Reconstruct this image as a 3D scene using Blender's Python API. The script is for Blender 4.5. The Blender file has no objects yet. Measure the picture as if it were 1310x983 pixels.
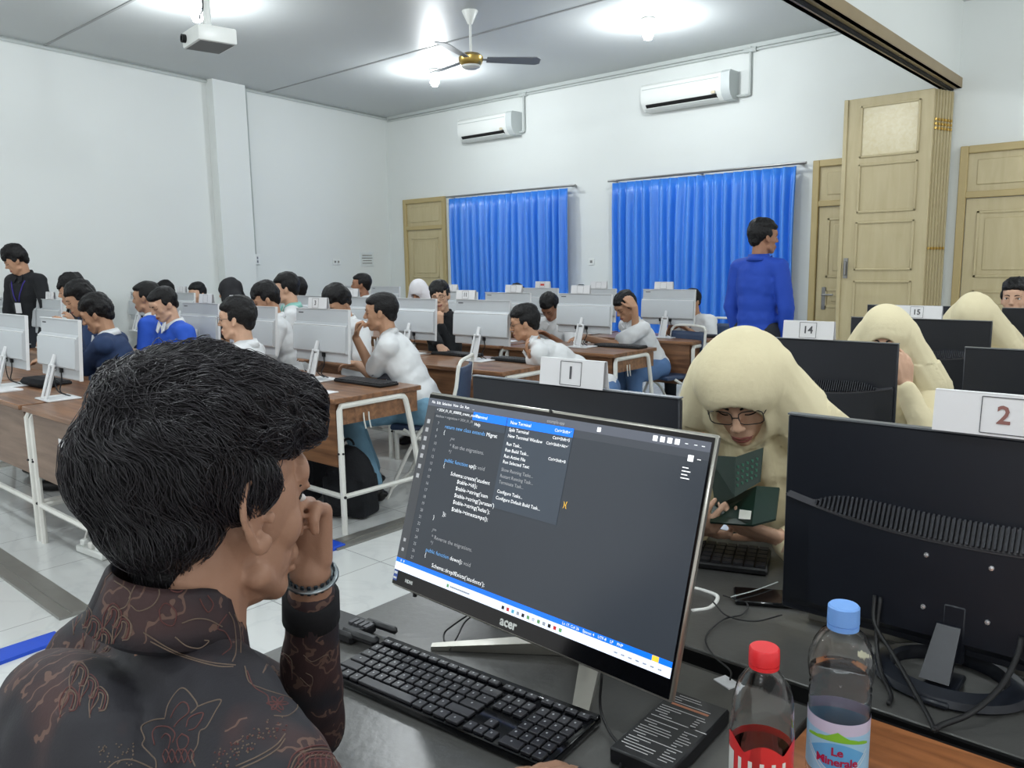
WORLD=0.95; EXPO=-0.05
import bpy, bmesh, math, random
from mathutils import Vector, Matrix, Euler, noise
from mathutils.bvhtree import BVHTree
random.seed(7)
PI = math.pi
SC = bpy.context.scene
COL = SC.collection
V = Vector

# ---------------------------------------------------------------- materials
def srgb(r, g, b):
    def f(c):
        c /= 255.0
        return c / 12.92 if c <= 0.04045 else ((c + 0.055) / 1.055) ** 2.4
    return (f(r), f(g), f(b), 1)

MATS = {}
def mat(name, rgb, rough=0.6, metal=0.0, noise_amt=0.0, noise_scale=8.0, bump=0.0, bump_scale=60.0,
        emit=0.0, spec=0.5, sheen=0.0, trans=0.0, ior=1.45, sss=0.0, rgb2=None, coat=0.0):
    if name in MATS: return MATS[name]
    m = bpy.data.materials.new(name); m.use_nodes = True
    nt = m.node_tree; b = nt.nodes['Principled BSDF']
    c = srgb(*rgb)
    b.inputs['Base Color'].default_value = c
    b.inputs['Roughness'].default_value = rough
    b.inputs['Metallic'].default_value = metal
    b.inputs['Specular IOR Level'].default_value = spec
    b.inputs['IOR'].default_value = ior
    if sheen: b.inputs['Sheen Weight'].default_value = sheen
    if trans: b.inputs['Transmission Weight'].default_value = trans
    if coat: b.inputs['Coat Weight'].default_value = coat
    if emit:
        b.inputs['Emission Color'].default_value = c
        b.inputs['Emission Strength'].default_value = emit
    tc = nt.nodes.new('ShaderNodeTexCoord')
    if noise_amt or rgb2:
        n = nt.nodes.new('ShaderNodeTexNoise'); n.inputs['Scale'].default_value = noise_scale
        n.inputs['Detail'].default_value = 4
        nt.links.new(tc.outputs['Object'], n.inputs['Vector'])
        mx = nt.nodes.new('ShaderNodeMix'); mx.data_type = 'RGBA'
        if rgb2: c2 = srgb(*rgb2)
        else: c2 = tuple(min(1, x * (1 + noise_amt)) for x in c[:3]) + (1,)
        c1 = c if rgb2 else tuple(x * (1 - noise_amt) for x in c[:3]) + (1,)
        mx.inputs['A'].default_value = c1; mx.inputs['B'].default_value = c2
        nt.links.new(n.outputs['Fac'], mx.inputs['Factor'])
        nt.links.new(mx.outputs['Result'], b.inputs['Base Color'])
    if bump:
        n2 = nt.nodes.new('ShaderNodeTexNoise'); n2.inputs['Scale'].default_value = bump_scale
        n2.inputs['Detail'].default_value = 5
        nt.links.new(tc.outputs['Object'], n2.inputs['Vector'])
        bp = nt.nodes.new('ShaderNodeBump'); bp.inputs['Strength'].default_value = bump
        bp.inputs['Distance'].default_value = 0.01
        nt.links.new(n2.outputs['Fac'], bp.inputs['Height'])
        nt.links.new(bp.outputs['Normal'], b.inputs['Normal'])
    MATS[name] = m
    return m

def wood(name, dark, light, rough=0.4, scale=(1.2, 14, 14)):
    if name in MATS: return MATS[name]
    m = bpy.data.materials.new(name); m.use_nodes = True
    nt = m.node_tree; b = nt.nodes['Principled BSDF']
    tc = nt.nodes.new('ShaderNodeTexCoord'); mp = nt.nodes.new('ShaderNodeMapping')
    mp.inputs['Scale'].default_value = scale
    n = nt.nodes.new('ShaderNodeTexNoise'); n.inputs['Scale'].default_value = 2.5; n.inputs['Detail'].default_value = 6
    n.inputs['Distortion'].default_value = 0.6
    r = nt.nodes.new('ShaderNodeValToRGB')
    r.color_ramp.elements[0].position = 0.3; r.color_ramp.elements[0].color = srgb(*dark)
    r.color_ramp.elements[1].position = 0.72; r.color_ramp.elements[1].color = srgb(*light)
    nt.links.new(tc.outputs['Object'], mp.inputs['Vector']); nt.links.new(mp.outputs['Vector'], n.inputs['Vector'])
    nt.links.new(n.outputs['Fac'], r.inputs['Fac']); nt.links.new(r.outputs['Color'], b.inputs['Base Color'])
    b.inputs['Roughness'].default_value = rough
    MATS[name] = m
    return m

# ---------------------------------------------------------------- mesh builder
def frame(z, up=None):
    """3x3 matrix whose Z column points along z"""
    z = V(z).normalized()
    u = V(up) if up is not None else (V((0, 0, 1)) if abs(z.z) < 0.95 else V((0, 1, 0)))
    x = u.cross(z)
    if x.length < 1e-6: x = V((1, 0, 0)).cross(z)
    x.normalize(); y = z.cross(x)
    return Matrix((x, y, z)).transposed()

class MB:
    def __init__(s):
        s.v = []; s.f = []; s.m = []
    def add(s, vs, fs, mi=0, M=None):
        o = len(s.v)
        s.v += [tuple(M @ V(p)) if M is not None else tuple(p) for p in vs]
        s.f += [tuple(i + o for i in f) for f in fs]; s.m += [mi] * len(fs)
        return s
    def box(s, c, size, R=None, bev=0.0, mi=0, seg=1):
        hx, hy, hz = size[0] / 2, size[1] / 2, size[2] / 2
        M = Matrix.Translation(V(c)) @ (R.to_4x4() if R is not None else Matrix())
        if bev <= 0:
            vs = [(x, y, z) for x in (-hx, hx) for y in (-hy, hy) for z in (-hz, hz)]
            fs = [(0, 1, 3, 2), (4, 6, 7, 5), (0, 4, 5, 1), (2, 3, 7, 6), (0, 2, 6, 4), (1, 5, 7, 3)]
            return s.add(vs, fs, mi, M)
        bm = bmesh.new(); bmesh.ops.create_cube(bm, size=1.0)
        for q in bm.verts: q.co = V((q.co.x * size[0], q.co.y * size[1], q.co.z * size[2]))
        bmesh.ops.bevel(bm, geom=list(bm.edges), offset=min(bev, min(size) * 0.49), segments=seg, affect='EDGES', profile=0.5)
        bm.verts.index_update()
        s.add([q.co.copy() for q in bm.verts], [[q.index for q in f.verts] for f in bm.faces], mi, M); bm.free()
        return s
    def span(s, a, b, **k):
        a = V(a); b = V(b)
        return s.box((a + b) / 2, (abs(b.x - a.x), abs(b.y - a.y), abs(b.z - a.z)), **k)
    def tube(s, pts, r, seg=8, mi=0, closed=False, flat=1.0, up=None):
        pts = [V(p) for p in pts]; n = len(pts)
        rs = r if isinstance(r, (list, tuple)) else [r] * n
        vs = []; fs = []; prev = None
        for i, p in enumerate(pts):
            if closed: t = pts[(i + 1) % n] - pts[i - 1]
            else: t = pts[min(i + 1, n - 1)] - pts[max(i - 1, 0)]
            if t.length < 1e-9: t = V((0, 0, 1))
            t.normalize()
            if up is not None:
                x = V(up).cross(t); x = x.normalized() if x.length > 1e-6 else frame(t).col[0]
            elif prev is None: x = frame(t).col[0].copy()
            else:
                x = prev - t * prev.dot(t)
                x = x.normalized() if x.length > 1e-6 else frame(t).col[0]
            prev = x.copy(); y = t.cross(x)
            for k in range(seg):
                a = 2 * PI * k / seg
                vs.append(p + x * math.cos(a) * rs[i] + y * math.sin(a) * rs[i] * flat)
        m = n if closed else n - 1
        for i in range(m):
            j = (i + 1) % n
            for k in range(seg):
                l = (k + 1) % seg
                fs.append((i * seg + k, i * seg + l, j * seg + l, j * seg + k))
        if not closed:
            fs.append(tuple(range(seg - 1, -1, -1))); fs.append(tuple((n - 1) * seg + k for k in range(seg)))
        return s.add(vs, fs, mi)
    def ell(s, c, r, R=None, seg=16, rings=10, mi=0):
        if not isinstance(r, (list, tuple)): r = (r, r, r)
        vs = [(0, 0, r[2])]; fs = []
        for i in range(1, rings):
            t = PI * i / rings
            for k in range(seg):
                a = 2 * PI * k / seg
                vs.append((r[0] * math.sin(t) * math.cos(a), r[1] * math.sin(t) * math.sin(a), r[2] * math.cos(t)))
        vs.append((0, 0, -r[2])); L = len(vs) - 1
        for k in range(seg):
            l = (k + 1) % seg
            fs.append((0, 1 + k, 1 + l))
            for i in range(rings - 2):
                a = 1 + i * seg
                fs.append((a + k, a + seg + k, a + seg + l, a + l))
            fs.append((L, 1 + (rings - 2) * seg + l, 1 + (rings - 2) * seg + k))
        M = Matrix.Translation(V(c)) @ (R.to_4x4() if R is not None else Matrix())
        return s.add(vs, fs, mi, M)
    def cap(s, a, b, ra, rb=None, seg=14, mi=0):
        """tapered capsule"""
        rb = ra if rb is None else rb
        a = V(a); b = V(b)
        s.ell(a, ra, seg=seg, rings=8, mi=mi); s.ell(b, rb, seg=seg, rings=8, mi=mi)
        if (b - a).length > 1e-5: s.tube([a, b], [ra, rb], seg=seg, mi=mi)
        return s
    def lathe(s, prof, c=(0, 0, 0), R=None, seg=24, mi=0, sx=1.0, sy=1.0, caps=True):
        vs = []; fs = []
        n = len(prof)
        for (r, z) in prof:
            for k in range(seg):
                a = 2 * PI * k / seg
                vs.append((r * math.cos(a) * sx, r * math.sin(a) * sy, z))
        for i in range(n - 1):
            for k in range(seg):
                l = (k + 1) % seg
                fs.append((i * seg + k, i * seg + l, (i + 1) * seg + l, (i + 1) * seg + k))
        if caps and prof[0][0] > 1e-5: fs.append(tuple(range(seg - 1, -1, -1)))
        if caps and prof[-1][0] > 1e-5: fs.append(tuple((n - 1) * seg + k for k in range(seg)))
        M = Matrix.Translation(V(c)) @ (R.to_4x4() if R is not None else Matrix())
        return s.add(vs, fs, mi, M)
    def prism(s, poly, z0, z1, M=None, mi=0):
        n = len(poly)
        vs = [(x, y, z0) for x, y in poly] + [(x, y, z1) for x, y in poly]
        fs = [tuple(range(n - 1, -1, -1)), tuple(range(n, 2 * n))]
        fs += [(i, (i + 1) % n, n + (i + 1) % n, n + i) for i in range(n)]
        return s.add(vs, fs, mi, M)
    def grid(s, P, mi=0, close=False):
        h = len(P); w = len(P[0])
        vs = [p for row in P for p in row]; fs = []
        for i in range(h - 1):
            for j in range(w if close else w - 1):
                l = (j + 1) % w
                fs.append((i * w + j, i * w + l, (i + 1) * w + l, (i + 1) * w + j))
        return s.add(vs, fs, mi)
    def text(s, st, size, M, mi=0, align='CENTER', depth=0.0, spacing=1.0, bold=0.0):
        vs, fs = text_geo(st, align, depth / max(size, 1e-6), spacing, bold)
        return s.add([V(p) * size for p in vs], fs, mi, M)
    def move(s, M):
        s.v = [tuple(M @ V(p)) for p in s.v]; return s
    def mesh(s, name, off=None):
        me = bpy.data.meshes.new(name)
        vs = s.v if off is None else [(p[0] - off[0], p[1] - off[1], p[2] - off[2]) for p in s.v]
        me.from_pydata(vs, [], s.f); me.update()
        if any(s.m): me.polygons.foreach_set('material_index', s.m)
        return me

_TX = {}
def text_geo(st, align='CENTER', depth=0.0, spacing=1.0, bold=0.0):
    key = (st, align, round(depth, 4), spacing, bold)
    if key in _TX: return _TX[key]
    cu = bpy.data.curves.new('txt', 'FONT'); cu.body = st; cu.size = 1.0
    cu.align_x = align; cu.align_y = 'CENTER'; cu.extrude = depth; cu.resolution_u = 2
    cu.space_character = spacing; cu.offset = bold
    ob = bpy.data.objects.new('txt', cu); COL.objects.link(ob)
    dg = bpy.context.evaluated_depsgraph_get()
    me = bpy.data.meshes.new_from_object(ob.evaluated_get(dg))
    r = ([tuple(q.co) for q in me.vertices], [tuple(p.vertices) for p in me.polygons])
    bpy.data.objects.remove(ob); bpy.data.curves.remove(cu); bpy.data.meshes.remove(me)
    _TX[key] = r
    return r

def link(name, me, mats, parent=None, smooth=False, loc=None):
    o = bpy.data.objects.new(name, me); COL.objects.link(o)
    for m in (mats if isinstance(mats, (list, tuple)) else [mats]): me.materials.append(m)
    if parent is not None: o.parent = parent
    if loc is not None: o.location = loc
    if smooth == 'all':
        me.polygons.foreach_set('use_smooth', [True] * len(me.polygons))
    elif smooth:
        me.polygons.foreach_set('use_smooth', [True] * len(me.polygons))
        try: me.set_sharp_from_angle(angle=math.radians(38))
        except Exception: pass
    return o
def base_of(o):
    p = V((0, 0, 0))
    while o is not None:
        p += V(o.location); o = o.parent
    return p
def part(name, mb, mats, parent=None, smooth=True, label=None, kind=None):
    """mb holds coordinates in the space of the thing's root (rot 0) minus nothing: local to parent"""
    o = link(name, mb.mesh(name), mats, parent, smooth)
    if label: o['label'] = label
    if kind: o['kind'] = kind
    return o
def tag(o, label, cat, group=None, kind=None):
    o['label'] = label; o['category'] = cat
    if group: o['group'] = group
    if kind: o['kind'] = kind
    return o
def thing(name, label, cat, loc=(0, 0, 0), rz=0.0, group=None):
    o = bpy.data.objects.new(name, None); COL.objects.link(o); o.location = loc; o.rotation_euler = (0, 0, rz)
    o.empty_display_size = 0.1
    return tag(o, label, cat, group)
def solo(name, mb, mats, label, cat, loc=(0, 0, 0), rz=0.0, group=None, smooth=True):
    o = link(name, mb.mesh(name), mats, None, smooth, loc); o.rotation_euler = (0, 0, rz)
    return tag(o, label, cat, group)
def struct(name, mb, mats, parent=None, smooth=False, label=None):
    o = link(name, mb.mesh(name), mats, parent, smooth)
    if parent is None: o['kind'] = 'structure'
    if label: o['label'] = label
    return o
def dup(root, loc, rz=None, label=None, group=None):
    r = root.copy(); COL.objects.link(r); r.location = loc
    if rz is not None: r.rotation_euler = (0, 0, rz)
    if label: r['label'] = label
    if group: r['group'] = group
    for ch in list(root.children):
        c = ch.copy(); COL.objects.link(c); c.parent = r
        for g in ch.children:
            d = g.copy(); COL.objects.link(d); d.parent = c
    return r

def remesh(mb, voxel, smooth=6, fac=0.5):
    """union of the closed shapes in mb as one continuous surface"""
    me = mb.mesh('tmp'); ob = bpy.data.objects.new('tmp', me); COL.objects.link(ob)
    r = ob.modifiers.new('r', 'REMESH'); r.mode = 'VOXEL'; r.voxel_size = voxel; r.adaptivity = 0
    if smooth:
        q = ob.modifiers.new('s', 'SMOOTH'); q.factor = fac; q.iterations = smooth
    dg = bpy.context.evaluated_depsgraph_get()
    out = bpy.data.meshes.new_from_object(ob.evaluated_get(dg))
    bpy.data.objects.remove(ob); bpy.data.meshes.remove(me)
    return out
def displace(me, fn):
    ns = [v.normal.copy() for v in me.vertices]
    for v, n in zip(me.vertices, ns):
        d = fn(v.co, n)
        if d: v.co = v.co + n * d
    me.update()
def bvh_of(me):
    return BVHTree.FromPolygons([v.co.copy() for v in me.vertices], [tuple(p.vertices) for p in me.polygons])
def arc(c, r, a0, a1, n, R=None):
    out = []
    for i in range(n + 1):
        a = a0 + (a1 - a0) * i / n
        p = V((r * math.cos(a), r * math.sin(a), 0))
        out.append(V(c) + (R @ p if R is not None else p))
    return out
def smoothpath(pts, n=6):
    """Catmull-Rom through pts"""
    P = [V(p) for p in pts]; P = [P[0] * 2 - P[1]] + P + [P[-1] * 2 - P[-2]]
    out = []
    for i in range(1, len(P) - 2):
        for k in range(n):
            t = k / n; a, b, c, d = P[i - 1], P[i], P[i + 1], P[i + 2]
            out.append(0.5 * ((2 * b) + (c - a) * t + (2 * a - 5 * b + 4 * c - d) * t * t + (3 * b - a - 3 * c + d) * t ** 3))
    out.append(P[-2]); return out

# ---------------------------------------------------------------- camera (the photographer's phone, 1.44 m up)
CAMH = 1.442; FPX = 1029.0
def cam_setup():
    yaw, pit, rol = -.723, .149, .016
    f = V((math.sin(yaw) * math.cos(pit), math.cos(yaw) * math.cos(pit), -math.sin(pit)))
    r0 = V((math.cos(yaw), -math.sin(yaw), 0)); d0 = f.cross(r0)
    r = r0 * math.cos(rol) + d0 * math.sin(rol); d = -r0 * math.sin(rol) + d0 * math.cos(rol)
    cd = bpy.data.cameras.new('camera'); co = bpy.data.objects.new('camera', cd); COL.objects.link(co)
    M = Matrix((r, -d, -f)).transposed().to_4x4(); M.translation = V((0, 0, CAMH)); co.matrix_world = M
    cd.sensor_fit = 'HORIZONTAL'; cd.sensor_width = 36.0; cd.lens = 36.0 * FPX / 1310.0; cd.clip_start = 0.05
    SC.camera = co
    return r, d, f
CR, CD, CF = cam_setup()
def ray(x, y): return CR * (x - 655.0) + CD * (y - 491.5) + CF * FPX
def on_y(x, y, Y): d = ray(x, y); return V((0, 0, CAMH)) + d * (Y / d.y)
def on_z(x, y, z): d = ray(x, y); return V((0, 0, CAMH)) + d * ((z - CAMH) / d.z)
def on_x(x, y, X): d = ray(x, y); return V((0, 0, CAMH)) + d * (X / d.x)

# ================================================================ ROOM
CEIL = 3.768; YB = 8.7
WL0 = V((-10.28, YB, 0)); WLD = V((0.152, -0.988, 0)).normalized(); WLN = V((0.988, 0.152, 0)).normalized()
def on_left(s, z, out=0.0): p = WL0 + WLD * s + WLN * out; return V((p.x, p.y, z))

m_wall = mat('white_wall_paint', (218, 222, 220), 0.75, noise_amt=0.02, noise_scale=1.5, bump=0.05, bump_scale=40)
m_ceil = mat('grey_white_ceiling', (186, 190, 190), 0.45, noise_amt=0.03, noise_scale=1.0)
m_door = wood('cream_painted_door', (180, 166, 128), (190, 177, 140), 0.42, (6, 6, 0.8))
m_doord = mat('cream_frame_paint', (176, 158, 112), 0.45)
m_whplast = mat('white_plastic', (226, 229, 226), 0.35)
m_grplast = mat('grey_conduit', (186, 192, 190), 0.5)
m_steel = mat('dull_steel', (150, 150, 148), 0.35, metal=0.9)
m_brass = mat('brass', (190, 160, 90), 0.3, metal=0.9)
m_black = mat('black_plastic', (18, 19, 22), 0.45)
m_dark = mat('dark_void', (22, 22, 22), 0.8)

def tile_mat():
    m = bpy.data.materials.new('white_marble_tile'); m.use_nodes = True
    nt = m.node_tree; b = nt.nodes['Principled BSDF']
    tc = nt.nodes.new('ShaderNodeTexCoord'); br = nt.nodes.new('ShaderNodeTexBrick')
    br.offset = 0; br.inputs['Scale'].default_value = 1.0
    br.inputs['Brick Width'].default_value = 0.6; br.inputs['Row Height'].default_value = 0.6
    br.inputs['Mortar Size'].default_value = 0.003; br.inputs['Mortar Smooth'].default_value = 0.2
    br.inputs['Color1'].default_value = srgb(214, 216, 215); br.inputs['Color2'].default_value = srgb(208, 211, 210)
    br.inputs['Mortar'].default_value = srgb(158, 160, 160)
    n = nt.nodes.new('ShaderNodeTexNoise'); n.inputs['Scale'].default_value = 1.6; n.inputs['Detail'].default_value = 8
    n.inputs['Distortion'].default_value = 2.2
    r = nt.nodes.new('ShaderNodeValToRGB')
    r.color_ramp.elements[0].position = 0.46; r.color_ramp.elements[0].color = (1, 1, 1, 1)
    r.color_ramp.elements[1].position = 0.5; r.color_ramp.elements[1].color = (.9, .905, .915, 1)
    e = r.color_ramp.elements.new(0.54); e.color = (1, 1, 1, 1)
    mx = nt.nodes.new('ShaderNodeMix'); mx.data_type = 'RGBA'; mx.blend_type = 'MULTIPLY'; mx.inputs['Factor'].default_value = 0.7
    nt.links.new(tc.outputs['Object'], br.inputs['Vector']); nt.links.new(tc.outputs['Object'], n.inputs['Vector'])
    nt.links.new(n.outputs['Fac'], r.inputs['Fac']); nt.links.new(br.outputs['Color'], mx.inputs['A'])
    nt.links.new(r.outputs['Color'], mx.inputs['B']); nt.links.new(mx.outputs['Result'], b.inputs['Base Color'])
    b.inputs['Roughness'].default_value = 0.12
    return m

XR = 6.0; YN = -5.0
struct('floor', MB().span((-11.5, YN, -0.1), (XR, YB + .2, 0)), tile_mat())
struct('ceiling', MB().span((-11.5, YN, CEIL), (XR, YB + .2, CEIL + .12)), m_ceil)
# far wall with door openings left closed behind the doors
struct('wall_far', MB().span((-11.5, YB, 0), (XR, YB + .2, CEIL)), m_wall)
a = on_left(-.3, 0); b = on_left(14, 0)
mb = MB(); n_ = WLN * -0.2
vs = [a, b, b + n_, a + n_]; mb.v = [tuple(p) for p in vs] + [(p.x, p.y, CEIL) for p in vs]
mb.f = [(0, 1, 5, 4), (1, 2, 6, 5), (2, 3, 7, 6), (3, 0, 4, 7), (4, 5, 6, 7), (3, 2, 1, 0)]; mb.m = [0] * 6
struct('wall_left', mb, m_wall)
# pillar standing out of the left wall
mb = MB(); q = [on_left(2.86, 0, 0), on_left(3.36, 0, 0), on_left(3.36, 0, .13), on_left(2.86, 0, .13)]
mb.v = [tuple(p) for p in q] + [(p.x, p.y, CEIL) for p in q]
mb.f = [(0, 1, 5, 4), (1, 2, 6, 5), (2, 3, 7, 6), (3, 0, 4, 7)]; mb.m = [0] * 4
struct('trim_1', mb, m_wall, label='white pillar standing out of the left wall')
# header wall over the folding partition, with its brown track below
struct('wall_right', MB().span((-2.13, YN, 3.06), (-2.03, YB, CEIL)), m_wall)
m_track = mat('brown_painted_track', (140, 122, 90), 0.4, noise_amt=.12, noise_scale=5)
mb = MB().span((-2.17, YN, 3.0), (-2.0, YB, 3.022)).span((-2.17, YN, 3.0), (-2.135, YB, 3.09)).span((-2.035, YN, 3.0), (-2.0, YB, 3.09))
mb.span((-2.1, YN, 2.985), (-2.07, YB, 3.0), mi=1)
struct('trim_2', mb, [m_track, m_dark], label='brown overhead track of the folding partition')
# ceiling coving and panel joints
mb = MB(); a = on_left(-.0, CEIL - .02, .02); b = on_left(14, CEIL - .02, .02)
mb.tube([a, b], .022, seg=4)
struct('trim_3', mb, m_grplast)
mb = MB().span((-10.2, YB - .03, CEIL - .045), (-2.17, YB, CEIL))
struct('trim_4', mb, m_grplast)
mb = MB()
for k, y in enumerate((3.42, 6.3, 0.6)): mb.span((-10.1, y, CEIL - .006), (-2.17, y + .025, CEIL))
struct('trim_5', mb, mat('ceiling_joint', (150, 152, 152), .6), label='narrow joints between the ceiling panels')
# flat metal cable ducts on the floor along and across the desk rows
m_duct = mat('grey_floor_duct', (142, 141, 136), 0.35, metal=0.5, noise_amt=.12, noise_scale=9)
mb = MB().span((-3.42, 2.36, 0), (-3.29, 7.4, .012)).span((-3.37, 2.36, .012), (-3.34, 7.4, .018))
struct('trim_6', mb, m_duct, label='grey metal cable duct along the row ends')
mb = MB()
for yy in (1.12, 2.28): mb.span((-9.2, yy, 0), (-3.52, yy + .13, .012)); mb.span((-9.2, yy + .05, .012), (-3.52, yy + .075, .018))
struct('trim_7', mb, m_duct, label='grey metal cable duct across the aisle')
m_tape = mat('blue_floor_tape', (30, 78, 200), 0.4)
tag(link('floor_tape', MB().add([(-3.26, .55, .0), (-3.4, .55, .0), (-3.4, 1.06, .0), (-3.3, 1.06, .0), (-3.26, .55, .014), (-3.4, .55, .014), (-3.4, 1.06, .014), (-3.3, 1.06, .014)],
    [(0, 1, 2, 3), (7, 6, 5, 4), (0, 4, 5, 1), (1, 5, 6, 2), (2, 6, 7, 3), (3, 7, 4, 0)]).mesh('t'), m_tape),
    'blue strip on the floor at the left edge, beside the seated man', 'floor tape')
tag(link('floor_tape', MB().span((-3.45, 2.17, 0.0), (-3.3, 2.42, .02), bev=.004).mesh('t'), m_tape),
    'short blue strip on the floor by the brown desk leg, past the wristwatch', 'floor tape')

# ---- doors in the far wall
def zpx(x, y, Y=YB): return on_y(x, y, Y).z
def far_door(n, x0, x1, handle, nm_lab):
    d = MB()
    t = .07; zt = 2.46; zm = 1.98
    # frame and transom
    for (a0, a1, b0, b1) in ((x0, x0 + t, 0, zt), (x1 - t, x1, 0, zt), (x0 + t, x1 - t, zt - t, zt), (x0 + t, x1 - t, zm, zm + .06)):
        d.span((a0, YB - .05, b0), (a1, YB, b1), bev=.006)
    root = struct('door_%d' % n, d, m_doord, label=nm_lab)
    tp = MB().span((x0 + t, YB - .02, zm + .06), (x1 - t, YB, zt - t))
    tp.span((x0 + t + .08, YB - .03, zm + .12), (x1 - t - .08, YB - .02, zt - t - .06), bev=.008)
    part('transom_panel', tp, m_door, root)
    lf = MB().span((x0 + t + .006, YB - .02, .01), (x1 - t - .006, YB, zm - .006))
    a0, a1 = x0 + t + .1, x1 - t - .1
    xm = (a0 + a1) / 2
    for (z0, z1) in ((.15, .78), (.92, 1.12), (1.24, zm - .12)):
        # raised moulding rectangle with a field inside
        for (p, q, r, s_) in ((a0, a1, z0, z0 + .025), (a0, a1, z1 - .025, z1), (a0, a0 + .025, z0, z1), (a1 - .025, a1, z0, z1)):
            lf.span((p, YB - .032, r), (q, YB - .02, s_), bev=.004)
        lf.span((a0 + .07, YB - .028, z0 + .07), (a1 - .07, YB - .02, z1 - .07), bev=.005)
    part('door_leaf', lf, m_door, root)
    if handle:
        h = MB().span((handle - .022, YB - .035, .9), (handle + .022, YB - .02, 1.14), bev=.005)
        h.cap((handle, YB - .035, 1.06), (handle, YB - .075, 1.06), .01); h.cap((handle, YB - .075, 1.06), (handle + .11, YB - .075, 1.06), .009)
        part('door_handle', h, m_steel, root)
far_door(1, -9.89, -8.94, None, 'cream panelled door left of the blue curtains')
far_door(2, -3.36, -2.42, -3.2, 'cream door half hidden behind the folded partition')
far_door(3, -1.97, -1.02, None, 'cream door right of the folded partition')

# ---- folded partition: tall leaves hanging from the track
t = thing('folding_partition', 'tall cream folding partition, its panelled leaves stacked under the brown track', 'partition', (-2.5, 8.35, 0))
def leaf(y, x0, x1, detail):
    m = MB(); X0, X1 = x0 + 2.5, x1 + 2.5; y = y - 8.35
    m.span((X0, y, .02), (X1, y + .04, 2.97), bev=.004)
    if detail:
        rows = [(430, 520), (359, 428), (282, 346), (207, 271), (131, 199)]
        zz = [zpx(1140, b, 8.35) for a, b in rows]; zt = [zpx(1140, a, 8.35) for a, b in rows]
        for k, (z1, z0) in enumerate(zip(zt, zz)):
            if k == 0: z0 = .15
            a0, a1 = X0 + .13, X1 - .11
            for (p, q, r, s_) in ((a0, a1, z0, z0 + .022), (a0, a1, z1 - .022, z1), (a0, a0 + .022, z0, z1), (a1 - .022, a1, z0, z1)):
                m.span((p, y - .014, r), (q, y, s_), bev=.005)
            if k == 4: m.span((a0 + .022, y - .003, z0 + .022), (a1 - .022, y, z1 - .022), mi=1)
        m.span((X0 - .03, y - .016, .02), (X0 + .01, y + .05, 2.97), bev=.004)
        m.cap((X0 + .05, y - .03, 1.28), (X0 + .05, y - .03, 1.4), .012, mi=2)
        m.box((X0 + .05, y - .006, 1.34), (.04, .012, .2), mi=2)
    return m
m_hatch = wood('glossy_panel', (196, 182, 142), (206, 196, 162), .25, (9, 9, 9))
part('leaf', leaf(8.35, -2.92, -2.14, True), [m_door, m_hatch, m_steel], t)
for k in range(1, 7):
    part('leaf', leaf(8.35 + k * .048, -2.9 + .008 * k, -2.14 + .014 * k, False), [m_door], t)
mb = MB()
for k in range(6):
    x = -2.13 + .014 * k + 2.5; y = k * .048 + .044
    for z in (2.62, 2.66, 2.70, 1.52): mb.box((x, y, z), (.022, .02, .025), bev=.003)
part('hinge', mb, m_brass, t, label='brass hinges on the leaf edges')

# ---- curtains with rails
def curtain_mat():
    m = bpy.data.materials.new('blue_satin_curtain'); m.use_nodes = True
    nt = m.node_tree; b = nt.nodes['Principled BSDF']
    b.inputs['Base Color'].default_value = srgb(50, 126, 222); b.inputs['Roughness'].default_value = 0.38
    b.inputs['Sheen Weight'].default_value = 0.3; b.inputs['Sheen Tint'].default_value = srgb(120, 180, 250)
    b.inputs['Specular IOR Level'].default_value = 0.9
    return m
m_curt = curtain_mat()
def curtain(x0, x1, z0, z1, label, npl, seed):
    root = thing('curtain', label, 'curtain', ((x0 + x1) / 2, YB - .12, z0), 0, 'blue curtains on the far wall')
    w = x1 - x0; rnd = random.Random(seed); nx = npl * 12; P = []
    ph = [rnd.uniform(-.5, .5) for _ in range(npl + 2)]
    for j in range(15):
        f = j / 14.0; z = (z1 - z0) * f; row = []
        top = max(0, (f - .86) / .14); head = f > .93
        for i in range(nx + 1):
            u = i / nx; k = u * npl; ki = int(k)
            warp = ph[ki] * (1 - (k - ki)) + ph[min(ki + 1, npl + 1)] * (k - ki)
            a = 2 * PI * k + warp * 1.6 * (1 - top)
            amp = .038 * (1 - .35 * top) * (1 + .25 * math.sin(ki * 2.1))
            pinch = .5 * math.sin(a * 2) * .012 * top
            y = -amp * math.cos(a) + pinch + .014 * math.sin(9 * u + 3 * f) 
            x = (u - .5) * w + .012 * math.sin(a) * (1 - f) + .006 * math.sin(f * 6 + ki)
            row.append((x, y, z))
        P.append(row)
    me = MB().grid(P).mesh('curtain')
    o = link('fabric', me, m_curt, root, 'all')
    s = o.modifiers.new('s', 'SOLIDIFY'); s.thickness = .003
    rb = MB().tube([(-w / 2 - .08, 0, z1 - z0 + .03), (w / 2 + .1, 0, z1 - z0 + .03)], .014, seg=8)
    for xx in (-w / 2 - .02, 0, w / 2 + .02): rb.span((xx - .012, 0, z1 - z0 + .018), (xx + .012, .12, z1 - z0 + .042))
    part('rail', rb, m_steel, root)
curtain(-8.74, -6.52, .25, 2.40, 'blue pleated curtain right of the left cream door', 18, 3)
curtain(-5.83, -3.5, .25, 2.41, 'blue pleated curtain behind the boy in blue', 20, 5)

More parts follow.
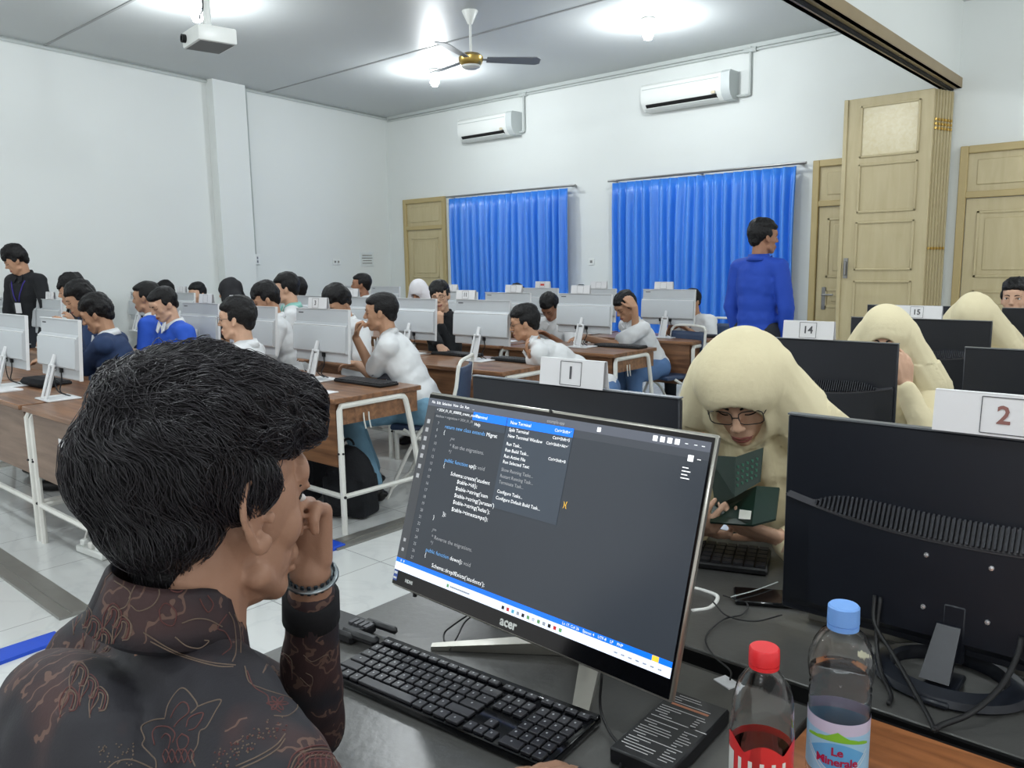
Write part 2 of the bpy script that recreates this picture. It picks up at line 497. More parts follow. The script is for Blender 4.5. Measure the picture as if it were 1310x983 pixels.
# ---- air conditioners
def aircon(x0, x1, z0, label, pipe_x, pipe_top):
    w = x1 - x0; h = .30
    t = thing('air_conditioner', label, 'air conditioner', ((x0 + x1) / 2, YB - .001, z0), 0, 'wall air conditioners')
    prof = [(0, 0), (-.13, -.0), (-.185, .045), (-.215, .1), (-.222, .2), (-.215, .275), (-.19, .3), (0, .3)]
    R = Matrix(((0, 0, 1), (1, 0, 0), (0, 1, 0))).to_4x4()   # prism z -> X
    part('housing', MB().prism(prof, -w / 2, w / 2, R), m_whplast, t)
    part('front_seam', MB().span((-w / 2 + .02, -.2245, .232), (w / 2 - .13, -.216, .24)), m_grplast, t)
    part('end_cap', MB().prism([(y * 1.04, z * 1.02 - .003) for y, z in prof], w / 2 - .1, w / 2 + .004, R), mat('pale_grey_plastic', (196, 202, 202), .4), t)
    sl = MB(); sl.box((-.05, -.178, .052), (w - .22, .05, .03), R=Matrix.Rotation(-.85, 3, 'X'))
    part('air_slot', sl, m_dark, t, label='dark air outlet slot')
    fl = MB(); fl.box((-.05, -.175, .012), (w - .2, .06, .007), R=Matrix.Rotation(-.35, 3, 'X'), bev=.002)
    part('flap', fl, m_whplast, t)
    part('display', MB().box((w / 2 - .19, -.222, .085), (.05, .01, .03), bev=.003), mat('beige_badge', (200, 190, 165), .4), t)
    px = pipe_x - (x0 + x1) / 2
    pp = MB().tube(smoothpath([(w / 2 - .02, -.05, .04), (px - .02, -.04, .035), (px, -.03, .07), (px, -.03, .3), (px, -.03, pipe_top - z0)], 4), .014, seg=8)
    part('pipe', pp, m_grplast, t)
aircon(-8.45, -7.42, 3.18, 'white wall air conditioner above the left blue curtain', -7.36, CEIL - .03)
aircon(-5.38, -4.25, 3.2, 'white wall air conditioner above the right blue curtain', -4.1, CEIL - .03)
solo('conduit', MB().tube([(-10.2, -.0, 0), (-2.3, .0, 0)], .016, seg=8).tube([(-7.43, -.01, 0), (-7.3, -.01, 0)], .026).tube([(-4.17, -.01, 0), (-4.03, -.01, 0)], .026),
     m_grplast, 'thin grey conduit running along the top of the curtained wall', 'conduit', (0, YB - .025, CEIL - .065))
# small fittings on the walls
def plate(name, p, nrm, w, h, label, cat, mats=None, extra=None):
    t = thing(name, label, cat, p, 0)
    R = frame(nrm, (0, 0, 1)); R = Matrix((R.col[0], R.col[1], R.col[2])).transposed()
    part('plate', MB().box((0, 0, 0), (w, h, .012), R=R, bev=.003), mats or m_whplast, t)
    if extra: 
        e = MB()
        for (u, v_, ww, hh) in extra: e.box(R @ V((u, v_, .007)), (ww, hh, .004), R=R)
        part('socket', e, m_steel, t)
    return t
plate('wall_socket', (-6.249, YB - .007, 1.446), (0, -1, 0), .085, .085, 'white wall socket between the two blue curtains', 'socket', extra=[(0, 0, .035, .035)])
plate('wall_socket', on_left(1.24, 1.507, .007), WLN, .16, .09, 'white double socket on the left wall near the pinned notice', 'socket', extra=[(-.035, 0, .03, .03), (.035, 0, .03, .03)])
t = plate('wall_notice', on_left(.57, 1.54, .004), WLN, .3, .22, 'pale printed notice pinned beside the far left corner', 'notice', mat('notice_paper', (214, 220, 220), .7), [(0, .06, .22, .012), (0, .02, .24, .012), (0, -.02, .2, .012), (0, -.06, .22, .012)])
t = plate('switch_box', on_left(2.74, 1.55, .02), WLN, .09, .14, 'small white switch box at the foot of the left wall conduit', 'switch box', extra=[(0, .02, .02, .03), (0, -.03, .02, .03)])
solo('conduit', MB().tube([on_left(2.757, CEIL - .04, .015) , on_left(2.757, 1.62, .015)], .013, seg=6), m_grplast,
     'thin white conduit running down the left wall beside the pillar', 'conduit')

# ---- ceiling bulbs
m_glow = mat('bulb_glow', (245, 252, 255), .3, emit=30.0)
def bulb(x, y, label, power=1.0):
    t = thing('ceiling_bulb', label, 'light bulb', (x, y, CEIL - .005), 0, 'ceiling bulbs')
    part('fitting', MB().lathe([(.07, 0), (.07, -.012), (.045, -.03), (.03, -.05), (0, -.05)][::-1]), m_whplast, t)
    part('glass_bulb', MB().lathe([(0, -.2), (.035, -.19), (.055, -.15), (.05, -.11), (.028, -.07), (.028, -.045), (0, -.045)], seg=16), m_glow, t)
    l = bpy.data.lights.new('bulb_light', 'POINT'); l.energy = BULB_W * power; l.shadow_soft_size = .07; l.color = (.93, .98, 1.0)
    o = bpy.data.objects.new('bulb_light', l); COL.objects.link(o); o.location = (x, y, CEIL - .29)
BULB_W = 62.0
p = on_z(252, 16, CEIL - .12); bulb(p.x, p.y, 'glowing ceiling bulb behind the projector')
p = on_z(829, 40, CEIL - .12); bulb(p.x, p.y, 'glowing ceiling bulb right of the fan')
p = on_z(556, 102, CEIL - .12); bulb(p.x, p.y, 'glowing ceiling bulb just below the fan blade, left of it')
for (x, y) in ((-4.0, 3.4), (-7.0, 0.4), (-4.0, 0.4), (-.6, 3.6), (.6, 7.2), (-.6, .2), (2.5, 3.4), (2.6, .2), (-3.8, -2.5), (0, -2.5)):
    bulb(x, y, 'ceiling bulb outside the view, like its neighbours')

# ---- ceiling fan
top = on_z(601, 14, CEIL); hubz = CEIL - .43
t = thing('ceiling_fan', 'three-bladed grey ceiling fan with a brass hub on a white rod', 'ceiling fan', (top.x, top.y, hubz))
part('canopy', MB().lathe([(.022, .31), (.03, .33), (.075, .425), (.075, .43)]), m_whplast, t)
part('rod', MB().lathe([(.012, .05), (.012, .34)], seg=10), m_whplast, t)
part('motor', MB().lathe([(0, -.065), (.07, -.065), (.1, -.045), (.115, -.01), (.115, .02), (.08, .05), (.02, .06), (0, .06)]), m_brass, t)
part('motor_cap', MB().lathe([(0, -.09), (.05, -.088), (.085, -.07), (.09, -.055)]), m_whplast, t)
tip = on_z(690, 78, hubz); a0 = math.atan2(tip.y - top.y, tip.x - top.x)
m_blade = mat('grey_blade', (132, 136, 138), .5)
for k in range(3):
    R = Matrix.Rotation(a0 + k * 2 * PI / 3, 3, 'Z')
    bl = MB(); Rt = R @ Matrix.Rotation(-.22, 3, 'X')
    bl.prism([(.15, -.05), (.62, -.075), (.66, -.04), (.66, .05), (.62, .075), (.15, .05)], -.004, .004, Rt.to_4x4())
    bl.box(R @ V((.13, 0, 0)), (.1, .035, .01), R=R)
    part('blade', bl, m_blade, t)

# ---- projector hanging from the ceiling
pz = 3.2; pc = on_z(268, 50, pz)
t = thing('projector', 'white projector hanging from a pole on the ceiling, bulb glowing behind it', 'projector', (pc.x, pc.y, pz), -.15)
part('body', MB().box((0, 0, 0), (.36, .3, .12), bev=.015, seg=2), m_whplast, t)
part('underside', MB().box((0, 0, -.0595), (.32, .26, .004)), mat('projector_grey', (120, 121, 120), .6), t)
part('lens', MB().lathe([(.032, 0), (.032, .03), (.02, .03), (.018, .02), (0, .02)], c=(-.1, -.15, 0), R=Matrix.Rotation(PI / 2, 3, 'X'), seg=16), m_black, t)
part('pole', MB().tube([(-.02, 0, .06), (-.02, 0, CEIL - pz)], .03, seg=12).box((-.02, 0, .075), (.12, .12, .03), bev=.005), m_whplast, t)
part('power_cable', MB().tube(smoothpath([(.01, -.04, CEIL - pz - .02), (.02, -.04, .3), (.03, -.05, .2), (.1, -.1, .13), (.14, -.11, .07)]), .006, seg=6), m_black, t)

# ================================================================ DESKS, MONITORS, CHAIRS
m_desk = wood('walnut_laminate', (98, 67, 47), (150, 108, 77), .35, (1.0, 12, 12))
m_deskf = wood('pale_walnut_panel', (112, 90, 76), (142, 118, 101), .45, (1.0, 10, 10))
m_wsteel = mat('white_painted_steel', (226, 226, 220), .35)
m_mback = mat('pale_grey_monitor_shell', (186, 190, 194), .45)
m_mridge = mat('white_monitor_edge', (222, 224, 226), .4)
m_screen = mat('dark_glass_screen', (14, 15, 18), .12)
m_kb = mat('charcoal_keys', (34, 34, 38), .5)
m_paper = mat('white_card', (222, 222, 224), .75)
m_ink = mat('grey_ink', (86, 86, 90), .8)
m_redink = mat('red_ink', (205, 70, 60), .8)
m_cable = mat('black_cable', (22, 22, 24), .5)
m_wcable = mat('white_cable', (224, 224, 220), .5)
m_navy = mat('navy_seat_vinyl', (52, 68, 96), .5, bump=.1)
m_bag = mat('black_bag_cloth', (20, 22, 27), .85, bump=.3, bump_scale=80)

DH = .75
def make_desk(label, group, front_mat, w=1.1, d=.62):
    """front (back-panel side) faces -Y; origin at floor under the front left... centre of front edge"""
    t = thing('computer_desk', label, 'desk', (0, 0, 0), 0, group)
    part('desktop', MB().span((-w / 2 - .01, 0, DH - .028), (w / 2 + .01, d, DH), bev=.004), m_desk, t)
    part('front_panel', MB().span((-w / 2 + .03, .035, .37), (w / 2 - .03, .053, DH - .03)), front_mat, t)
    for s in (-1, 1): part('side_apron', MB().box((s * (w / 2 - .019), d / 2 + .015, DH - .09), (.018, d - .07, .12)), m_desk, t)
    part('keyboard_shelf', MB().span((-w / 2 + .03, .1, DH - .15), (w / 2 - .03, d - .08, DH - .135)), m_desk, t)
    for s in (-1, 1):
        x = s * (w / 2)
        fr = MB().tube(smoothpath([(x, .04, 0), (x, .04, .35), (x, .04, DH - .07)], 2) + [V((x, .05, DH - .045)), V((x, d - .17, DH - .042))] +
                       smoothpath([(x, d - .13, DH - .05), (x, d - .11, DH - .1), (x, d - .06, .4), (x, d - .0, 0)], 3), .0165, seg=8)
        fr.tube([(x, .04, .21), (x, d - .035, .21)], .014, seg=6)
        fr.cap((x + s * .016, .04, .45), (x + s * .018, .04, .45), .006, mi=1); fr.cap((x + s * .014, .04, .21), (x + s * .018, .04, .21), .008, mi=1)
        fr.cap((x, .024, .45), (x, .022, .45), .006, mi=1)
        part('leg_frame', fr, [m_wsteel, m_black], t)
    part('crossbar', MB().tube([(-w / 2, .04, .21), (w / 2, .04, .21)], .015, seg=6), m_wsteel, t)
    hk = MB()
    for dx in (0, .035):
        hk.tube(smoothpath([(w / 2 - .0, .2 + dx, DH - .1), (w / 2 + .002, .2 + dx, DH - .14), (w / 2 + .002, .21 + dx, DH - .19)], 3), .004, seg=5)
    part('bag_hook', hk, m_wsteel, t)
    return t
desk0 = make_desk('', 'brown computer desks with white steel frames', m_desk)
desk_front = make_desk('', 'brown computer desks with white steel frames', m_deskf)
ROWS = {'A': 1.40, 'B': 2.50, 'C': 3.80, 'D': 5.02, 'E': 6.16}
used = [0]
def desk_at(row, k, label, x=None):
    px = {'A': -4.07, 'B': -4.015, 'C': -3.995, 'D': -3.965, 'E': -3.935}[row] - 1.17 * k if x is None else x
    src = desk_front if row == 'A' else desk0
    key = 'f' if row == 'A' else 'n'
    if key not in used:
        used.append(key); src.location = (px, ROWS[row], 0); src['label'] = label; return src
    return dup(src, (px, ROWS[row], 0), label=label)
word = {'A': 'nearest', 'B': 'second', 'C': 'third', 'D': 'fourth', 'E': 'fifth'}
pos = ['at the aisle end', 'second from the aisle', 'third from the aisle', 'fourth from the aisle']
for r in 'ABCDE':
    for k in range(4 if r in 'AB' else 4):
        if r == 'A' and k > 2: continue
        desk_at(r, k, 'brown desk with white legs in the %s row, %s' % (word[r], pos[k]))

# ---- pale all-in-one monitor seen from behind
def make_white_monitor():
    t = thing('desktop_monitor', 'x', 'monitor', (0, 0, 0), 0, 'pale grey monitors seen from behind')
    Rt = Matrix.Rotation(-.06, 3, 'X')
    def P(x, y, z): return Rt @ V((x, y, z - .115)) + V((0, 0, .115))
    part('panel', MB().box(P(0, 0, .275), (.54, .014, .32), R=Rt, bev=.004), m_mback, t)
    part('screen', MB().box(P(0, .009, .28), (.525, .004, .3), R=Rt), m_screen, t)
    sh = MB(); Rp = Matrix(((0, 0, 1), (1, 0, 0), (0, 1, 0)))
    prof = [(-.007, .355), (-.014, .35), (-.03, .325), (-.032, .18), (-.024, .172), (-.007, .172)]
    sh.prism([P(0, a, b).yz for a, b in prof], -.268, .268, Rp.to_4x4())
    part('rear_shell', sh, m_mback, t, label='raised rear shell of the monitor')
    part('ridge', MB().box(P(0, -.023, .338), (.536, .006, .006), R=Matrix.Rotation(.5, 3, 'X')), m_mridge, t)
    e = MB().box(P(0, -.005, .4345), (.54, .016, .004), R=Rt).box(P(.2695, -.002, .275), (.003, .018, .32), R=Rt)
    part('edge_trim', e, m_mridge, t)
    part('logo', MB().box(P(-.215, -.0075, .41), (.05, .002, .007), R=Rt), m_ink, t)
    fr = MB(); a = V((0, -.1, .008)); b = V((0, -.045, .185))
    Rn = frame(b - a, (1, 0, 0)); 
    for dx in (-.03, .03): fr.tube([a + V((dx, 0, 0)), b + V((dx * .9, 0, 0))], .008, seg=6)
    fr.tube([b + V((-.03, 0, 0)), b + V((.03, 0, 0))], .009, seg=6); fr.tube([a + V((-.03, 0, .005)), a + V((.03, 0, .005))], .009, seg=6)
    fr.box((a + b) / 2 + V((0, .012, .0)), (.052, .004, .15), R=Matrix.Rotation(-.3, 3, 'X'))
    fr.tube([b, P(0, -.03, .24)], .014, seg=8)
    part('stand', fr, m_mridge, t)
    part('base', MB().box((0, -.03, .005), (.2, .17, .009), bev=.003), m_mridge, t)
    c = MB()
    for dx in (-.07, .035): 
        c.box((dx, -.014, .16), (.018, .014, .028))
        c.tube(smoothpath([(dx, -.014, .15), (dx + .01, -.02, .1), (dx * .3, -.02, .04), (dx * .4, .03, .008)], 4), .0035, seg=5)
    part('cable', c, m_cable, t)
    return t
mon0 = make_white_monitor()
def make_card(txt, w=.19, h=.066, ink=None, box=True, label='', tsize=.045, center=0.0):
    t = thing('number_card', label, 'card', (0, 0, 0), 0, 'folded number cards on top of the monitors')
    b = MB().box((0, -.012, h / 2), (w, .0012, h), R=Matrix.Rotation(-.12, 3, 'X')).box((0, .006, h / 2), (w, .0012, h), R=Matrix.Rotation(.12, 3, 'X')).box((0, -.003, h), (w, .012, .0012))
    part('folded_card', b, m_paper, t)
    Rt = Matrix.Rotation(PI / 2 - .12, 4, 'X'); Rt.translation = V((center, -.0135, h / 2))
    if txt:
        part('numeral', MB().text(txt, tsize, Rt, depth=.0003, bold=.02), ink or m_ink, t)
    if box:
        o = MB(); bw = h * .95
        for dx in (-bw / 2, bw / 2): o.box((center + dx, -.0135, h / 2), (.0012, .0006, h * .86), R=Matrix.Rotation(-.12, 3, 'X'))
        for dz in (-.43, .43): o.box((center, -.0135 - dz * h * -.12, h / 2 + dz * h), (bw, .0006, .0012))
        part('printed_frame', o, m_ink, t)
    return t
first = [True]
MO = {'A': -.01, 'B': .17, 'C': .15, 'D': .09, 'E': .03}
mons = []
def mon(row, x, label, dy=0.0, rz=0.0, kb=True):
    y = ROWS[row] + .25 + dy + MO[row]
    if first[0]: mon0.location = (x, y, DH); mon0['label'] = label; mon0.rotation_euler = (0, 0, rz); o = mon0; first[0] = False
    else: o = dup(mon0, (x, y, DH), rz, label)
    mons.append((x, y)); return o
mon('A', -4.72, 'pale grey monitor in the nearest row, front boy in navy blazer behind its right edge')
mon('A', -5.5, 'pale grey monitor cut off by the left edge of the photo, nearest row')
mon('B', -4.13, 'pale grey monitor carrying the card with numeral 3, left of the boy biting his nails')
mon('B', -4.9, 'pale grey monitor right of the boy with glasses in profile')
mon('B', -5.72, 'pale grey monitor left of the boy with glasses in profile', dy=.05)
mon('B', -7.98, 'small pale grey monitor touching the heads of dark-haired boys, right of the lanyard', dy=-.2)
mon('B', -8.55, 'small pale grey monitor in front of the standing man with a lanyard', dy=-.2)
mon('B', -9.02, 'small pale grey monitor at the left photo edge in front of the standing man', dy=-.22)
mon('C', -3.99, 'pale grey monitor between the smiling boy in black and the boy leaning in')
mon('C', -4.74, 'pale grey monitor left of the smiling boy in black')
mon('C', -5.5, 'pale grey monitor below the head of the far boy, left of the white hijab')
mon('C', -6.15, 'pale grey monitor showing its corner right of the boy in mint collar')
mon('C', -8.45, 'pale grey monitor just right of the two boys in bright blue shirts')
mon('C', -9.22, 'pale grey monitor left of the two boys in bright blue shirts', dy=-.1)
mon('D', -3.93, 'pale grey monitor between the bowed boy and the boy with a hand in his hair')
mon('D', -4.78, 'pale grey monitor behind the boy leaning in, a yellow mark on its shell')
mon('D', -5.42, 'pale grey monitor before the left blue curtain, right of the smiling boy')
mon('D', -8.25, 'far pale grey monitor just behind the boy with the mint collar')
mon('E', -3.78, 'pale grey monitor before the right curtain, nearest to the boy in blue')
mon('E', -4.62, 'far pale grey monitor between the two blue curtains')
mon('E', -5.32, 'far pale grey monitor before the left curtain carrying a card with red print')
mon('E', -7.75, 'far pale grey monitor left of the white hijab')
mon('E', -8.6, 'far pale grey monitor near the corner, left of the far boy')
TOP = DH + .437
def card(x, y, txt, label, sx=1.0, ink=None, **k):
    y += MO[min(ROWS, key=lambda r: abs(ROWS[r] + .26 - y))]
    c = make_card(txt, label=label, ink=ink, **k); c.location = (x, y, k.get('zz', TOP)); return c
card(-4.16, ROWS['B'] + .268, '3', 'white folded card reading 3 on the monitor left of the boy biting his nails', tsize=.04, center=-.02)
card(-4.15, ROWS['C'] + .268, '11', 'white folded card reading 11 on the monitor right of the smiling boy', tsize=.04)
card(-4.7, ROWS['D'] + .268, '', 'white folded card on the monitor behind the boy leaning in', box=True)
card(-3.97, ROWS['D'] + .268, '', 'white folded card on the monitor beside the boy with a hand in his hair')
card(-3.83, ROWS['E'] + .268, '', 'white folded card on the monitor before the right blue curtain')
card(-5.25, ROWS['E'] + .268, '', 'white folded card with a red mark, before the left blue curtain', ink=m_redink)
card(-5.5, ROWS['D'] + .268, '', 'white folded card right beside the smiling boy, before the curtain edge')
card(-5.5, ROWS['C'] + .268, '', 'white folded card left of the white hijab')
card(-5.1, ROWS['B'] + .268, '', 'white folded card above the boy with glasses in profile')
card(-5.62, ROWS['B'] + .318, '', 'white folded card left of the girl in black headscarf')
card(-8.45, ROWS['C'] + .268, '', 'white folded card on the monitor right of the blue shirted boys')
card(-7.95, ROWS['B'] + .068, '', 'tiny white card right of the standing man with lanyard')
card(-8.52, ROWS['B'] + .068, '', 'tiny white card below the lanyard of the standing man')
card(-9.0, ROWS['B'] + .048, '', 'tiny white card at the left photo edge below the standing man')
card(-9.2, ROWS['C'] + .168, '', 'small white card left of the blue shirted boys')
card(-4.55, ROWS['E'] + .268, '', 'small white card seen above the wall gap between the curtains')
for k, o in enumerate([o for o in list(COL.objects) if o.get('category') == 'card' and abs(o.location.y - ROWS['E'] - .298) < .001 and abs(o.location.x + 5.25) < .01]):
    part('red_mark', MB().box((0, -.0135, .033), (.05, .0008, .02), R=Matrix.Rotation(-.12, 3, 'X')), m_redink, o)

# ---- keyboards, mice on the brown desks
def make_keyboard(keys=True):
    t = thing('keyboard', 'x', 'keyboard', (0, 0, 0), 0, 'black keyboards on the brown desks')
    part('keyboard_body', MB().box((0, 0, .009), (.44, .14, .016), bev=.004), m_black, t)
    k = MB()
    for r in range(5):
        for c in range(18): k.box((-.205 + c * .0241, -.052 + r * .026, .0195), (.02, .021, .006))
    o = part('keys', k, m_kb, t, kind='stuff')
    return t
kb0 = make_keyboard()
klist = [('B', -3.78, .47, 'black keyboard on the desk of the boy biting his nails'), ('C', -3.72, .50, 'black keyboard before the leaning boy in white shirt'),
         ('C', -4.38, .53, 'black keyboard before the smiling boy in black'), ('D', -3.66, .47, 'black keyboard before the boy with a hand in his hair'),
         ('E', -3.52, .50, 'black keyboard before the boy beside the right curtain'), ('A', -4.55, .45, 'black keyboard on the nearest brown desk'),
         ('A', -5.5, .42, 'black keyboard at the left photo edge on the nearest desk row'), ('B', -8.4, .42, 'black keyboard far left, below the standing man')]
for i, (r, x, dy, lab) in enumerate(klist):
    L = (x, ROWS[r] + dy, DH)
    if i == 0: kb0.location = L; kb0['label'] = lab
    else: dup(kb0, L, label=lab)
# stickers, papers, notebook, calculators on desks
def slab(name, p, size, rz, m, label, cat, bev=.002): 
    return solo(name, MB().box((0, 0, size[2] / 2), size, bev=bev), m, label, cat, p, rz)
solo('sticker', MB().box((0, 0, 0), (.11, .002, .045)), m_paper, 'white paper label stuck on the front of the nearest brown desk', 'label', (-4.2, ROWS['A'] + .0335, .6), 0)
solo('sticker', MB().box((0, 0, 0), (.1, .002, .05)), m_paper, 'white paper label on the brown desk behind the blue folding chair', 'label', (-4.3, ROWS['C'] + .0335, .62), 0)
slab('notebook', (-3.7, ROWS['B'] + .1, DH), (.16, .11, .006), .1, m_paper, 'white note paper at the near edge of the nail biting boy\'s desk', 'paper')
slab('notebook', (-5.35, ROWS['A'] + .1, DH), (.26, .18, .01), .1, m_paper, 'open white papers on the nearest desk at the left photo edge', 'paper')
slab('pouch', (-5.35, ROWS['A'] + .33, DH), (.3, .12, .05), .05, m_bag, 'black pouch lying on the nearest desk at the left photo edge', 'pouch', .02)

# ---- folding chairs
def make_chair():
    t = thing('folding_chair', 'x', 'chair', (0, 0, 0), 0, 'blue folding chairs with white tube frames')
    # faces -Y; origin under seat centre
    s = MB(); P = []
    for j in range(9):
        v = j / 8; z = .52 + .30 * v; row = []
        for i in range(9):
            u = i / 8 - .5; row.append((u * .40 * (1 - .08 * v), .19 + .03 * v + .03 * (1 - 4 * u * u) + 0, z))
        P.append(row)
    me = MB().grid(P).mesh('b'); o = link('backrest', me, m_navy, t, 'all'); q = o.modifiers.new('s', 'SOLIDIFY'); q.thickness = .02
    part('seat', MB().box((0, -.02, .45), (.38, .38, .035), bev=.015, seg=2), m_navy, t)
    for sx in (-1, 1):
        x = sx * .205
        part('leg', MB().tube(smoothpath([(x, -.24, .0), (x, -.02, .42), (x, .19, .62), (x * .97, .24, .84)], 5), .0115, seg=8), m_wsteel, t)
        part('leg', MB().tube(smoothpath([(x * .93, .26, 0), (x * .93, .1, .3), (x * .93, -.12, .44)], 5), .0115, seg=8), m_wsteel, t)
    part('top_rail', MB().tube(smoothpath([(-.199, .24, .83), (-.16, .25, .865), (0, .262, .872), (.16, .25, .865), (.199, .24, .83)], 4), .0115, seg=8), m_wsteel, t)
    part('stretcher', MB().tube([(-.205, -.2, .07), (.205, -.2, .07)], .009, seg=6).tube([(-.19, .22, .09), (.19, .22, .09)], .009, seg=6), m_wsteel, t)
    return t
chair0 = make_chair()
def chair(x, y, rz, lab, first_=[True]):
    if first_[0]: chair0.location = (x, y, 0); chair0.rotation_euler = (0, 0, rz); chair0['label'] = lab; first_[0] = False; return chair0
    return dup(chair0, (x, y, 0), rz, lab)

# ---- floor clutter under the desks
def backpack(p, rz, label, s=1.0):
    t = thing('backpack', label, 'bag', p, rz)
    b = MB().ell((0, 0, .2 * s), (.15 * s, .1 * s, .2 * s)).ell((0, -.07 * s, .13 * s), (.11 * s, .06 * s, .1 * s)).box((0, 0, .12 * s), (.27 * s, .16 * s, .22 * s))
    me = remesh(b, .012, 6); displace(me, lambda c, n: .006 * noise.noise(c * 14))
    link('bag_body', me, m_bag, t, 'all')
    part('strap', MB().tube(smoothpath([(-.05 * s, .07 * s, .38 * s), (-.08 * s, .13 * s, .3 * s), (-.07 * s, .12 * s, .08 * s)], 5), .014, seg=6, flat=.4).tube(arc((0, 0, .4 * s), .035, 0, PI, 8, R=Matrix.Rotation(PI / 2, 3, 'X')), .007, seg=6), m_bag, t)
    return t
backpack((-3.72, 2.78, 0), .4, 'black backpack on the floor under the nail biting boy\'s desk', 1.05)
backpack((-4.25, 2.85, 0), 2.2, 'black bag on the floor behind the second row desk panel', 1.2)
backpack((-3.85, 1.85, 0), 1.2, 'black backpack under the nearest desk beside the front white leg', 1.2)
t = thing('power_strip', 'white power strip with plugged white cable under the nearest desk', 'power strip', (-4.22, 1.53, 0), .1)
part('strip_body', MB().box((0, 0, .02), (.26, .05, .036), bev=.006), m_whplast, t)
for dx in (-.08, 0, .07): part('plug', MB().box((dx, 0, .055), (.035, .035, .035), bev=.006), m_whplast if dx else m_wcable, t)
part('cable', MB().tube(smoothpath([(-.13, 0, .02), (-.2, .06, .03), (-.17, .1, .16), (-.05, .12, .22), (0, .1, .1), (-.1, .05, .16), (-.22, .08, .3)], 6), .007, seg=6), m_wcable, t)
t = thing('computer_tower', 'black computer tower standing under the nearest desk row', 'computer', (-4.3, 1.88, 0))
part('case', MB().box((0, 0, .19), (.17, .38, .36), bev=.008), m_black, t)
part('front_bezel', MB().box((0, -.195, .19), (.15, .012, .34), bev=.005), m_dark, t)
part('foot', MB().box((0, 0, .006), (.16, .36, .012)), m_dark, t)
solo('waste_paper', MB().ell((0, 0, .0), (.07, .03, .08), seg=7, rings=6), m_paper, 'white crumpled paper bag hanging behind the front white desk leg', 'paper', (-3.62, 1.72, .33), .4, smooth=False)

# ================================================================ RIGHT BLOCK: BLACK MONITORS AND TABLES
m_bshell = mat('black_monitor_shell', (20, 24, 33), .42, noise_amt=.08, noise_scale=30)
m_bgrey = mat('grey_vent_band', (66, 66, 70), .45)
m_btop = mat('dark_grey_table_top', (78, 78, 76), .28, noise_amt=.12, noise_scale=5, bump=.05)
m_edge = mat('black_table_edge', (10, 10, 11), .4)
m_silver = mat('brushed_silver', (178, 176, 168), .3, metal=.85)
m_glossb = mat('glossy_black', (8, 9, 12), .12)
def table(x0, x1, y0, y1, label, top=m_btop, group=None, name='computer_table', ap=-1):
    t = thing(name, label, 'table', ((x0 + x1) / 2, (y0 + y1) / 2, 0), 0, group)
    w, d = x1 - x0, y1 - y0
    part('tabletop', MB().box((0, 0, DH - .0125), (w, d, .025), bev=.002), top, t)
    for sy in (-1, 1): part('edge_band', MB().box((0, sy * (d / 2 + .004), DH - .014), (w, .008, .024)), m_edge, t)
    for sx in (-1, 1):
        for sy in (-1, 1): part('leg', MB().box((sx * (w / 2 - .05), sy * (d / 2 - .05), (DH - .027) / 2), (.04, .04, DH - .027)), m_wsteel, t)
    part('apron', MB().box((0, ap * (d / 2 - .06), DH - .12), (w - .14, .018, .18)), m_edge, t)
    return t
m_oak = wood('orange_wood_top', (120, 72, 40), (158, 100, 60), .4, (1.6, 18, 18))
table(-1.25, -.42, .48, 1.175, 'dark grey table under the keyboard and the lit monitor', ap=1)
table(-.412, .55, .42, 1.205, 'orange-brown wooden table under the two plastic bottles', top=m_oak, ap=1)
table(-1.45, .25, 1.235, 1.86, 'dark grey table behind the lit monitor, two black monitors on it')
table(-1.5, .25, 2.62, 3.2, 'dark table behind the girl reading the green book', group='rear dark tables')
table(-1.5, .25, 3.8, 4.4, 'dark table behind the girl with a hand on her face', group='rear dark tables')
table(-1.9, .25, 4.9, 5.5, 'rearmost dark table of the right-hand block', group='rear dark tables')

